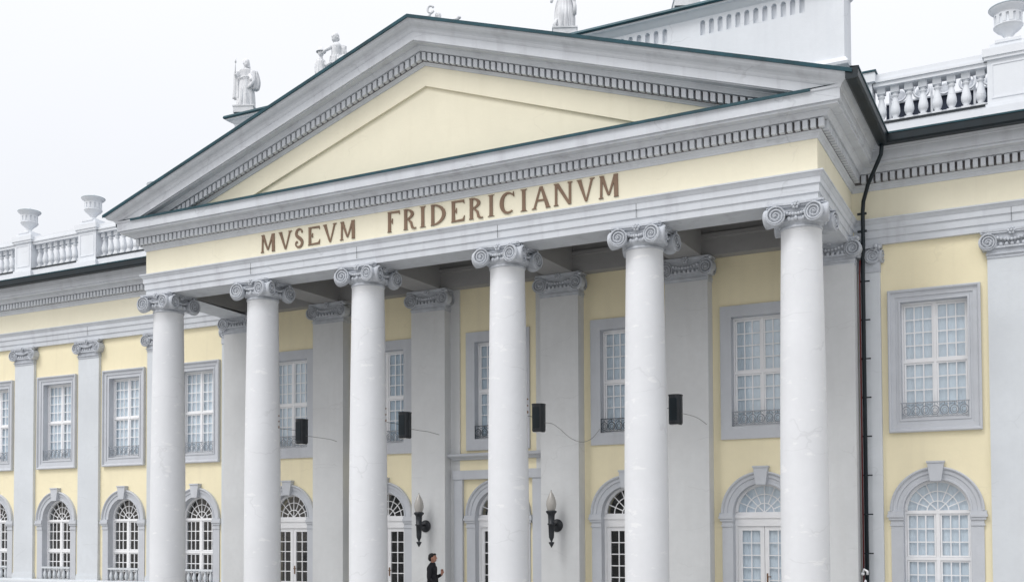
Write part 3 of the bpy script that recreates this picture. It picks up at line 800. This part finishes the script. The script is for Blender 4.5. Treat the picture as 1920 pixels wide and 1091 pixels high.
am = MB(); sweep(am, [(0, 12.80), (.12, 12.84), (.14, 12.90), (.10, 12.94), (.06, 13.02), (.0, 13.04)], [(-ax, 4.1), (-ax, ay), (ax, ay), (ax, 4.1)])
am.build('attic_moulding', 'white', mus)
ae = MB(); sweep(ae, [(0, 14.72), (.05, 14.76), (.14, 14.86), (.22, 14.86), (.22, 14.90)], [(-ax, 4.1), (-ax, ay), (ax, ay), (ax, 4.1)]); ae.build('attic_cornice', 'white', mus)
ar2 = MB(); sweep(ar2, [(.05, 14.90), (.27, 14.90), (.285, 14.93), (.27, 14.985), (.0, 15.03)], [(-ax, 4.1), (-ax, ay), (ax, ay), (ax, 4.1)]); ar2.box(-ax, ax, ay, 4.1, 14.95, 15.03)
ar2.build('attic_roof_edge', 'copper', mus)

# ------------------------------------------------------------------ roof balustrades
YB = 3.30
bal = MB(); bal.box(-.095, .095, -.095, .095, 0, .10); bal.box(-.09, .09, -.09, .09, .70, .84)
bal.lathe([(.06, .10), (.08, .115), (.055, .14), (.085, .19), (.108, .26), (.105, .33), (.078, .46), (.055, .56), (.05, .60), (.078, .62), (.078, .645), (.055, .66), (.068, .70)], 14)
def bal_run(x0, x1, n, first=None):
    m = MB(); m.box(x0, x1, YB-.06, YB+.34, 12.25, 12.34); m.box(x0, x1, YB-.10, YB+.38, 12.34, 12.40); m.box(x0, x1, YB-.07, YB+.35, 12.40, 12.53)
    r = m.build('balustrade', 'white', mus)
    m = MB(); m.box(x0, x1, YB-.10, YB+.36, 10.75, 11.36); m.build('balustrade_plinth', 'white', r)
    m = MB(); m.box(x0, x1, YB-.12, YB+.34, 11.362, 11.41); m.build('plinth_flashing', 'gutter', r)
    for k in range(n):
        x = x0+(x1-x0)*(k+.5)/n
        if bal_run.b is None: bal_run.b = bal.build('baluster', 'white', r, (x, YB+.14, 11.412)); bal_run.b.parent = r
        else:
            c = bal_run.b.copy(); COL.objects.link(c); c.parent = r; c.location = (x, YB+.14, 11.412)
bal_run.b = None
def post(x, hw=.42):
    m = MB(); m.box(-hw, hw, -.12, .42, 11.38, 12.34); m.box(-hw-.06, hw+.06, -.18, .48, 12.34, 12.41); m.box(-hw-.09, hw+.09, -.21, .50, 12.41, 12.58); m.box(-hw+.05, hw-.05, -.1, .4, 12.58, 12.70)
    m.box(-hw-.09, hw+.09, -.21, .50, 10.80, 11.30); m.box(-hw-.04, hw+.04, -.16, .46, 11.30, 11.38)
    frame_ring(m, -hw+.08, hw-.08, 11.50, 12.26, .03, -.135, -.12)
    return m
PO = [x for x in WP]
pm = post(0).build('balustrade_post', 'white', mus, (PO[0], YB, 0))
for x in PO[1:]:
    c = pm.copy(); COL.objects.link(c); c.location = (x, YB, 0)
for sg in (-1, 1):
    a, b_ = sorted((sg*9.72, sg*(WX+T/2-.42))); bal_run(a, b_, 8)
    e = MB(); e.box(-.2, .2, -.12, .40, 10.8, 12.34); e.box(-.28, .28, -.2, .48, 12.34, 12.56); o = e.build('end_post', 'white', mus, (sg*9.50, YB, 0))
    MB().box(-.31, .31, -.23, .5, 12.562, 12.60).build('post_cap', 'copper', o)
bal_run(WX+T/2+.42, WX+1.5*T-.42, 8)
for k in range(4): bal_run(-WX-T*(k+1.5)+.42, -WX-T*(k+.5)-.42, 8)
# glazed roof light and gear standing behind the right balustrade
sk = MB(); sk.box(9.8, 12.3, 4.6, 6.6, 10.7, 12.30); sk.build('roof_light', 'roof', mus)
s2 = MB()
for k in range(6):
    x = 9.9+k*.46; s2.box(x-.025, x+.025, 4.55, 4.6, 10.8, 12.55)
for z in (11.45, 11.9, 12.28): s2.box(9.8, 12.3, 4.56, 4.598, z, z+.035)
for k in range(5):
    x = 10.1+k*.5; s2.tube([(x+.17*cos(a), 4.5, 12.46+.17*sin(a)) for a in [2*pi*i/16 for i in range(16)]], .028, 5, True)
    s2.ball((x, 4.62, 12.46), (.15, .05, .15), 10, 6)
s2.build('roof_light_bars', 'white', mus)

# ------------------------------------------------------------------ drainpipe (right re-entrant corner)
dp = MB()
zt = 10.84
dp.tube([(10.02, 2.42, 10.75), (9.98, 2.50, 10.45), (9.62, 2.95, 9.95), (9.50, 3.06, 9.62), (9.48, 3.08, 9.4), (9.48, 3.08, 8.72), (9.47, 3.10, 8.55), (9.455, 3.13, 8.35), (9.455, 3.14, 8.2), (9.455, 3.14, -.5)], .045, 10)
for z in (8.95, 9.35): dp.box(9.36, 9.56, 3.06, 3.13, z-.02, z+.02)
k = 0
z = 7.8
while z > 0: dp.tube([(9.455, 3.14, z), (9.455, 3.14, z+.03)], .056, 10); dp.box(9.48, 9.60, 3.13, 3.16, z, z+.03); z -= .88
dp.build('drainpipe', 'gutter', mus)
MB().tube([(9.40, 3.10, 8.30), (9.385, 3.12, 8.0), (9.385, 3.12, -.5)], .019, 8).build('red_conduit', 'red', mus)
v = MB(); v.tube([(9.38, 3.02, 1.22), (9.42, 2.99, 1.30), (9.48, 3.0, 1.26), (9.48, 3.02, 1.18)], .028, 8); v.ball((9.38, 3.02, 1.20), .04, 10, 6); v.ball((9.43, 3.04, 1.02), (.03, .03, .05), 8, 6); v.build('pipe_valve', 'frame', mus)

# ------------------------------------------------------------------ urns
def urn_mesh():
    m = MB(); m.box(-.26, .26, -.26, .26, 0, .06)
    m.lathe([(.22, .06), (.20, .10), (.10, .13), (.085, .17), (.11, .21), (.16, .27), (.23, .32), (.27, .36), (.28, .39), (.30, .40), (.30, .43), (.275, .44),
             (.265, .45), (.25, .455), (.25, .66), (.27, .665), (.275, .69), (.29, .71), (.33, .74), (.37, .77), (.385, .80)], 28)
    n = 12
    for k in range(n):
        a = 2*pi*(k+.5)/n; R_ = Matrix.Rotation(a, 4, 'Z')
        m.box(.235, .28, -.042, .042, .45, .665, R_)
        m.box(.235, .278, -.075, .075, .63, .667, R_)
    return m
URN = [(WP[0], 'white urn with slotted drum on the balustrade post right of the portico'),
       (WP[2], 'white urn half hidden behind the left foot of the raking cornice'),
       (WP[3], 'white urn on the first full balustrade post left of the pediment'),
       (WP[4], 'white urn on the leftmost balustrade post in view')]
ur = None
for x, lab in URN:
    r = empty('urn', (x-.16 if x == WP[2] else x, YB+.14, 12.70)); tag(r, lab, 'urn', 'white urns on the roof balustrade')
    if ur is None:
        ua = urn_mesh().build('bowl', 'white', r)
        ub = MB().lathe([(.385, .80), (.395, .805), (.395, .825), (.36, .84), (.20, .86), (0, .87)], 28).build('rim', 'copper', r)
        ub.data.materials[0] = mat('weathered_rim', (.45, .52, .56), .6, .1, 4)
        uc = MB().tube([(0, 0, .85), (0, 0, .93)], .02, 6).tube([(-.05, 0, .95), (0, 0, .93), (.05, 0, .96)], .015, 5).build('finial', 'white', r); ur = True
    else:
        for s_ in (ua, ub, uc):
            c = s_.copy(); COL.objects.link(c); c.parent = r

# ------------------------------------------------------------------ statues
def robe(mb, z0, z1, rx0, ry0, rx1, ry1, folds=9, amp=.12, lean=(0, 0), seed=0, cx=0, cy=0, bulge=0.0):
    rnd = random.Random(seed); N = 48; rings = []; ph = rnd.uniform(0, 6); K = 16
    for j in range(K+1):
        u = j/K; z = z0+(z1-z0)*u; k = (1-u)
        rx = rx0+(rx1-rx0)*u+bulge*sin(pi*u); ry = ry0+(ry1-ry0)*u+bulge*sin(pi*u)*.6
        ring_ = []
        for i in range(N):
            a = 2*pi*i/N
            f = 1+amp*(.35+.65*k)*sin(folds*a+ph+1.3*u)+amp*.5*sin((folds*2+1)*a+ph*2-u*2)
            ring_.append((cx+lean[0]*u+rx*f*cos(a), cy+lean[1]*u+ry*f*sin(a), z))
        rings.append(ring_)
    mb.loft(rings)
def limb(mb, pts, rad): 
    P = [Vector(p) for p in pts]; Q = []; R_ = []
    for i in range(len(P)-1):
        for k in range(4):
            u = k/4; Q.append(P[i].lerp(P[i+1], u)); R_.append(rad[i]+(rad[i+1]-rad[i])*u)
    Q.append(P[-1]); R_.append(rad[-1]); mb.tube(Q, R_, 10)
    mb.ball(P[0], rad[0], 10, 6); mb.ball(P[-1], rad[-1]*1.05, 10, 6)
    for p, r in zip(P[1:-1], rad[1:-1]): mb.ball(p, r, 10, 6)
def head(mb, c, s=1.0, turn=0, hairc=True):
    R_ = Matrix.Translation(Vector(c)) @ Matrix.Rotation(turn, 4, 'Z')
    mb.ball((0, 0, 0), (.078*s, .092*s, .115*s), 16, 11, R_)
    mb.ball((0, -.03*s, -.05*s), (.058*s, .065*s, .068*s), 12, 8, R_)
    mb.add([(-.014*s, -.088*s, -.03*s), (.014*s, -.088*s, -.03*s), (0, -.118*s, -.028*s), (0, -.088*s, .03*s)], [(0, 1, 2), (0, 2, 3), (1, 3, 2)], False, R_)
    for sx in (-1, 1): mb.ball((sx*.03*s, -.082*s, .012*s), (.014*s, .012*s, .009*s), 7, 5, R_); mb.ball((sx*.078*s, 0, -.01*s), (.012*s, .024*s, .03*s), 7, 5, R_)
    mb.ball((0, -.088*s, -.062*s), (.022*s, .010*s, .009*s), 7, 4, R_)
    mb.lathe([(.048*s, -.20*s), (.043*s, -.12*s), (.045*s, -.06*s)], 12, (0, .01*s, 0), R_)
    if hairc:
        mb.ball((0, .02*s, .03*s), (.088*s, .095*s, .10*s), 14, 9, R_)
        mb.ball((0, .10*s, .0), (.05*s, .05*s, .05*s), 10, 7, R_)
def pedestal(o, w=.62, h=.22):
    MB().box(-w/2, w/2, -w/2, w/2, 0, h-.04).box(-w/2-.02, w/2+.02, -w/2-.02, w/2+.02, h-.04, h).build('pedestal', 'statue', o)
def cloak(mb, pts_l, width, sag, seed=0):
    """hanging cloth between a polyline top and lower edge: pts_l list of (x,y,z)"""
    N = 10; v = []; P = [Vector(p) for p in pts_l]; n = len(P); rnd = random.Random(seed); ph = rnd.uniform(0, 6)
    for side in (-1, 1):
        for i, p in enumerate(P):
            for k in range(N+1):
                u = k/N; wv = .03*sin(9*i/n*2+ph+u*3)
                v.append((p.x+.02*sin(u*8+i), p.y+side*.02+wv, p.z-sag[i]*u))
    def idx(s, i, k): return s*n*(N+1)+i*(N+1)+k
    fs = []
    for s_ in (0, 1):
        for i in range(n-1):
            for k in range(N): fs.append((idx(s_, i, k), idx(s_, i+1, k), idx(s_, i+1, k+1), idx(s_, i, k+1)))
    for i in range(n-1): fs.append((idx(0, i, 0), idx(0, i+1, 0), idx(1, i+1, 0), idx(1, i, 0))); fs.append((idx(0, i, N), idx(0, i+1, N), idx(1, i+1, N), idx(1, i, N)))
    mb.add(v, fs, True)
SY, SZ = 3.22, 15.03
def figure(kind, x, label, rz=0.45):
    o = empty('statue', (x, SY, SZ), rz); tag(o, label, 'statue', 'stone figures along the attic roof edge'); pedestal(o)
    m = MB()
    if kind == 'staff':
        robe(m, .22, 1.18, .27, .21, .18, .13, 9, .12, seed=1, bulge=.03); robe(m, 1.08, 1.42, .165, .12, .20, .115, 7, .05, seed=2)
        m.ball((0, 0, 1.42), (.17, .10, .06), 14, 7); head(m, (.02, -.02, 1.63), 1.15, .5)
        robe(m, 1.50, 1.76, .10, .10, .06, .07, 6, .08, seed=3, cx=.03, cy=.05)      # veil
        limb(m, [(-.18, 0, 1.38), (-.28, -.02, 1.16), (-.27, -.16, 1.22)], [.062, .052, .04])
        limb(m, [(.18, 0, 1.38), (.31, -.05, 1.14), (.20, -.18, 1.05)], [.065, .06, .045])
        robe(m, .52, 1.36, .12, .10, .10, .09, 7, .25, seed=5, cx=-.26, cy=.0)        # sleeve falling on the left
        robe(m, .78, 1.36, .13, .12, .11, .09, 8, .25, seed=6, cx=.26, cy=-.02, bulge=.05)
        m.tube([(.14, -.13, 1.22), (.30, -.16, 1.02), (.20, -.19, .86), (.10, -.17, .80)], [.05, .06, .055, .03], 8)
        m.tube([(-.2, -.13, 1.10), (0, -.17, 1.16), (.2, -.13, 1.17)], .016, 6)
        for k in range(6):
            a = -1.2+k*.45; m.tube([(.16*sin(a), -.13*cos(a), 1.05), (.21*sin(a*1.02), -.185*cos(a), .6), (.245*sin(a), -.205*cos(a), .24)], [.012, .02, .024], 6)
        m.build('draped_body', 'statue', o)
        MB().tube([(-.28, -.18, 1.18), (-.26, -.2, 1.72)], .016, 7).tube([(-.262, -.2, 1.58), (-.26, -.2, 1.70)], [.03, .012], 7).build('staff', 'statue', o)
        MB().box(.14, .24, .05, .15, .22, 1.1).build('support_post', 'statue', o)
    elif kind == 'pair':
        # bending figure reaching down to a hatted companion
        limb(m, [(.05, 0, .22), (.08, -.03, .62), (.10, 0, .98)], [.07, .09, .12]); limb(m, [(-.22, .02, .22), (-.12, -.05, .60), (.04, 0, .98)], [.065, .09, .11])
        limb(m, [(.08, 0, .95), (.10, 0, 1.20), (.12, 0, 1.42)], [.14, .13, .15]); m.ball((.12, 0, 1.44), (.20, .11, .08), 12, 7)
        head(m, (.08, -.04, 1.69), 1.25, -.5)
        limb(m, [(-.04, -.02, 1.42), (-.18, -.14, 1.28), (-.30, -.12, 1.20)], [.06, .05, .04]); limb(m, [(.30, 0, 1.42), (.40, .02, 1.18), (.20, -.12, 1.02)], [.075, .065, .05])
        robe(m, .40, 1.15, .25, .19, .16, .13, 7, .22, seed=8, cx=.12); robe(m, 1.05, 1.45, .09, .08, .11, .08, 6, .2, seed=9, cx=.30, cy=.03)
        cloak(m, [(.22, .08, 1.45), (.34, .08, 1.38), (.44, .06, 1.22)], .1, [.5, .55, .35], 2)
        m.build('bending_body', 'statue', o)
        s_ = MB(); robe(s_, .22, 1.0, .20, .17, .13, .11, 7, .18, seed=12, cx=-.34, cy=-.06, lean=(0, 0)); s_.ball((-.36, -.06, 1.02), (.12, .09, .07), 10, 6)
        head(s_, (-.33, -.07, 1.24), 1.1, -.3, False)
        s_.lathe([(.0, .12), (.06, .10), (.09, .05), (.15, -.02), (.145, -.035), (.07, .0), (0, .01)], 18, (-.33, -.06, 1.29))
        limb(s_, [(-.26, -.06, .98), (-.16, -.12, .84), (-.02, -.12, .92)], [.045, .04, .03]); limb(s_, [(-.46, -.06, .98), (-.48, -.1, .76), (-.46, -.14, .62)], [.045, .036, .03])
        s_.build('hatted_companion', 'statue', o)
    elif kind == 'wreath':
        robe(m, .22, 1.10, .24, .18, .15, .11, 9, .12, seed=21); robe(m, 1.05, 1.38, .16, .11, .19, .11, 6, .06, seed=22); m.ball((0, 0, 1.38), (.18, .10, .06), 12, 6)
        head(m, (.05, 0, 1.53), .92, .9); limb(m, [(-.17, 0, 1.36), (-.22, -.06, 1.50), (-.14, -.08, 1.62)], [.055, .045, .035])
        limb(m, [(.17, 0, 1.36), (.42, -.03, 1.38), (.60, -.05, 1.42)], [.055, .05, .04]); m.ball((.62, -.05, 1.45), (.07, .05, .045), 8, 6)
        m.build('draped_body', 'statue', o)
        MB().tube([(-.16+.085*cos(a), -.09, 1.68+.10*sin(a)) for a in [.5+5.4*i/18 for i in range(19)]], .032, 8).build('wreath', 'statue', o)
    else:
        robe(m, .22, 1.15, .23, .18, .15, .11, 8, .13, seed=31 if kind == 'robed' else 44, bulge=.05); robe(m, 1.08, 1.45, .16, .12, .20, .12, 7, .07, seed=32); m.ball((0, 0, 1.44), (.18, .10, .06), 12, 6)
        head(m, (0, 0, 1.66), 1.0, -.3)
        limb(m, [(-.18, 0, 1.40), (-.30, -.06, 1.20), (-.34, -.1, .98)], [.06, .05, .04]); limb(m, [(.18, 0, 1.40), (.28, -.04, 1.16), (.24, -.16, 1.02)], [.06, .05, .04])
        cloak(m, [(.14, .06, 1.42), (.24, .05, 1.30), (.30, .03, 1.12)], .1, [.8, .72, .45], 5)
        m.tube([(.22, -.1, 1.10), (.27, -.12, .85), (.26, -.1, .62)], [.03, .045, .05], 8)
        m.tube([(-.20, -.06, .24), (-.27, -.10, .36), (-.20, -.12, .5)], [.06, .05, .03], 8)
        for k in range(6):
            a = -1.2+k*.45; m.tube([(.15*sin(a), -.12*cos(a), 1.08), (.21*sin(a*.9), -.19*cos(a), .6), (.24*sin(a), -.2*cos(a), .24)], [.012, .022, .026], 6)
        m.build('draped_body', 'statue', o)
    return o
figure('staff', -8.82, 'white stone figure holding a staff, on the attic corner at the left')
figure('pair', -5.50, 'white stone pair, a leaning figure and a hatted companion, behind the left rake')
figure('wreath', -1.90, 'white stone figure raising a wreath just behind the pediment peak')
figure('robed', 2.02, 'tall robed white stone statue cut by the top edge, behind the right rake')
figure('plinthed', 5.32, 'white stone statue whose hem alone shows on the attic roof edge at the right')

# ------------------------------------------------------------------ torch lamps
def torch():
    r = empty('wall_lamp', (0, 0, 0))
    m = MB(); m.lathe([(0, 1.75), (.03, 1.80), (.075, 1.885), (.06, 1.90), (.02, 1.905), (.03, 1.94), (.065, 2.02), (.07, 2.10), (.078, 2.33), (.10, 2.34), (.10, 2.37), (.078, 2.38),
                       (.088, 2.58), (.10, 2.61), (.135, 2.65), (.14, 2.68), (.11, 2.70), (.05, 2.70)], 20)
    m.build('torch_body', 'black', r)
    b = MB(); b.tube([(0, 0, 2.345), (0, .28, 2.345)], .03, 10); b.build('arm', 'black', r)
    p = MB(); Rx = Matrix.Translation((0, .345, 2.32)) @ Matrix.Rotation(pi/2, 4, 'X')
    p.lathe([(.165, 0), (.165, .02), (.12, .045), (.05, .07), (0, .075)], 24, mtx=Rx); p.build('wall_plate', 'black', r)
    f = MB(); f.lathe([(.09, 2.69), (.115, 2.76), (.13, 2.85), (.122, 2.93), (.095, 3.02), (.06, 3.10), (.025, 3.16), (.01, 3.20)], 20); f.build('flame_glass', 'bulb', r)
    MB().tube([(0, 0, 3.18), (0, 0, 3.22)], [.012, .006], 6).build('tip', 'black', r)
    return r
YL = DP-pp-.345
l1 = torch(); l1.location = (-2.06, YL, 0); tag(l1, 'black torch wall lamp with flame shaped glass above the person in black', 'wall lamp', 'torch lamps on the portico pilasters')
l2 = copy_tree(l1, loc=(1.90, YL, 0)); tag(l2, 'black torch wall lamp with flame shaped glass right of the central column', 'wall lamp')

# ------------------------------------------------------------------ loudspeakers and cables
def speaker():
    r = empty('loudspeaker', (0, 0, 0))
    P = [(-.14, .12), (-.15, .0), (-.12, -.10), (-.05, -.14), (.05, -.14), (.12, -.10), (.15, .0), (.14, .12)]
    m = MB(); m.prism(P, 0, .64); m.build('cabinet', 'black', r)
    m = MB(); m.prism([(x*1.05, y*1.05) for x, y in P], .64, .665); m.prism([(x*.9, y*.9) for x, y in P], -.025, 0); m.build('end_cap', 'black', r)
    MB().box(-.10, .10, -.11, .08, -.032, -.026).build('bottom_plate', 'frame', r)
    MB().tube([(-.10, .05, .36), (-.17, .0, .36), (-.17, -.94, .36)], .006, 6).build('bracket', 'black', r)
    MB().box(-.09, .09, -.146, -.139, .06, .58).build('speaker_grille', 'gutter', r)
    return r
SPK = [(-5.20, 'leftmost black loudspeaker, mounted before the window left of the second pilaster'),
       (-1.80, 'black loudspeaker beside the third column from the left, low sun cap'),
       (2.10, 'black loudspeaker trailing a long drooping cable, right of the central column'),
       (5.60, 'rightmost black loudspeaker, touching the fifth column with a short cable')]
SPK[1] = (-1.80, 'black loudspeaker hung just right of the third column from the left')
s0 = speaker()
for i, (x, lab) in enumerate(SPK):
    s = s0 if i == 0 else copy_tree(s0)
    s.location = (x-.01*i, 1.40, 4.62+.01*(i % 2)); tag(s, lab, 'loudspeaker', 'loudspeakers hung behind the columns')
def cable(pts, label):
    P = [Vector(p) for p in pts]; Q = []
    for i in range(len(P)-1):
        p0_ = P[max(i-1, 0)]; p1 = P[i]; p2 = P[i+1]; p3 = P[min(i+2, len(P)-1)]
        for k in range(6):
            t_ = k/6; Q.append(.5*((2*p1)+(-p0_+p2)*t_+(2*p0_-5*p1+4*p2-p3)*t_*t_+(-p0_+3*p1-3*p2+p3)*t_**3))
    Q.append(P[-1])
    m = MB().tube(Q, .0065, 5).build('cable', mat('grey_cable', (.20, .20, .20), .6, .1, 5) if 'cabm' not in M else M['cabm'])
    tag(m, label, 'cable', 'thin cables from the loudspeakers')
M['cabm'] = mat('grey_cable', (.20, .20, .20), .6, .1, 5)
cable([(2.24, 1.40, 4.82), (2.38, 1.55, 4.80), (2.50, 1.75, 4.68), (2.62, 2.1, 4.48), (2.74, 2.5, 4.40), (2.86, 2.85, 4.50), (2.98, 3.12, 4.76)], 'long drooping cable from the third loudspeaker to the window railing')
cable([(-5.06, 1.40, 4.82), (-4.95, 1.7, 4.80), (-4.9, 2.3, 4.78), (-5.05, 2.82, 4.76)], 'short thin cable from the leftmost loudspeaker to the pilaster')
cable([(-1.67, 1.40, 4.86), (-1.62, 1.8, 4.84), (-1.62, 2.3, 4.84), (-1.62, 2.83, 4.80)], 'short thin cable from the second loudspeaker to the pilaster')
cable([(5.72, 1.40, 4.86), (5.82, 1.9, 4.84), (5.84, 2.4, 4.80), (5.86, 2.83, 4.72)], 'short thin cable from the rightmost loudspeaker to the pilaster')

# ------------------------------------------------------------------ the passer-by
def person():
    r = empty('person', (-1.02, 1.50, -.15), radians(104)); tag(r, 'person with short black hair in a black coat, forearm raised, under the left lamp', 'person')
    # local: faces -Y ; left hand side +X
    V_ = {}; verts = []; rad = []; edges = []
    def v(n, p, rd): V_[n] = len(verts); verts.append(p); rad.append(rd)
    def e_(*ns):
        for a, b_ in zip(ns, ns[1:]): edges.append((V_[a], V_[b_]))
    v('pelvis', (0, .01, .96), (.155, .12)); v('waist', (0, .0, 1.10), (.15, .115)); v('chest', (0, .01, 1.28), (.175, .13)); v('uch', (0, .02, 1.40), (.13, .10)); v('neck', (0, .015, 1.50), (.055, .055)); v('neck2', (0, 0, 1.55), (.05, .05))
    e_('pelvis', 'waist', 'chest', 'uch', 'neck', 'neck2')
    for s_, n in ((-1, 'r'), (1, 'l')):
        v(n+'sh', (s_*.17, .02, 1.40), (.075, .075)); v(n+'hip', (s_*.09, .01, .88), (.095, .10)); v(n+'kn', (s_*.10, -.02+s_*.05, .50), (.065, .07)); v(n+'an', (s_*.10, .03+s_*.08, .10), (.045, .05)); v(n+'toe', (s_*.11, -.12+s_*.08, .04), (.04, .035))
        e_('uch', n+'sh'); e_('pelvis', n+'hip', n+'kn', n+'an', n+'toe')
    v('rel', (-.24, .03, 1.12), (.058, .06)); v('rwr', (-.20, -.16, 1.0), (.04, .04)); e_('rsh', 'rel', 'rwr')
    v('lel', (.23, -.0, 1.12), (.058, .06)); v('lwr', (.15, -.20, 1.22), (.04, .04)); e_('lsh', 'lel', 'lwr')
    me = bpy.data.meshes.new('body'); me.from_pydata(verts, edges, []); o = bpy.data.objects.new('body', me); COL.objects.link(o)
    sk_ = o.modifiers.new('skin', 'SKIN'); ss = o.modifiers.new('sub', 'SUBSURF'); ss.levels = 2; ss.render_levels = 2
    for i, sv in enumerate(me.skin_vertices[0].data): sv.radius = rad[i]; sv.use_root = (i == 0)
    dg = bpy.context.evaluated_depsgraph_get(); dg.update(); me2 = bpy.data.meshes.new_from_object(o.evaluated_get(dg)); bpy.data.objects.remove(o)
    me2.name = 'coat'; me2.materials.clear(); me2.materials.append(M['coat'])
    for p in me2.polygons: p.use_smooth = True
    c = bpy.data.objects.new('clothed_body', me2); COL.objects.link(c); c.parent = r
    # coat skirt and collar
    k = MB(); robe(k, .62, 1.22, .22, .17, .165, .13, 5, .03, seed=3); robe(k, 1.43, 1.53, .10, .09, .072, .07, 5, .02, seed=4); k.build('coat', 'coat', r)
    h = MB(); head(h, (0, -.01, 1.655), 1.0, .05, False)
    h.build('head', 'skin', r)
    hr = MB(); hr.ball((0, .018, 1.69), (.088, .098, .085), 16, 10); hr.ball((0, .05, 1.64), (.082, .07, .085), 14, 9); hr.ball((0, -.05, 1.735), (.065, .045, .035), 10, 6); hr.build('hair', 'hair', r)
    for nm, wr, dr in (('l', Vector((.15, -.20, 1.22)), Vector((-.05, -.15, 1)).normalized()), ('r', Vector((-.20, -.16, 1.0)), Vector((.2, -1, -.1)).normalized())):
        hd = MB(); sd = dr.cross(Vector((1, 0, 0))).normalized() if nm == 'l' else Vector((1, 0, 0)); nrm_ = dr.cross(sd)
        hd.tube([wr-dr*.02, wr+dr*.02, wr+dr*.06, wr+dr*.09], [.026, .030, .036, .032], 10)
        for q, (o_, L) in enumerate(((-.027, .062), (-.009, .075), (.009, .070), (.027, .055))):
            b0_ = wr+dr*.085+sd*o_; b1 = b0_+dr*L*.5+nrm_*.012; b2 = b1+dr*L*.3+nrm_*.028
            hd.tube([b0_, b1, b2], [.0095, .009, .007], 7); hd.ball(b2, .0072, 6, 5)
        t0 = wr+dr*.035+sd*-.03; hd.tube([t0, t0-sd*.022+dr*.03+nrm_*.012, t0-sd*.022+dr*.055+nrm_*.02], [.011, .010, .008], 7)
        hd.build('hand', 'skin', r)
    sh = MB()
    for s_ in (-1, 1): sh.ball((s_*.11, -.05+s_*.08, .045), (.05, .13, .045), 12, 8)
    sh.build('shoes', 'black', r)
person()

for o in list(bpy.data.objects):
    if o.parent is not None: o.parent = o.parent
bpy.context.view_layer.update()
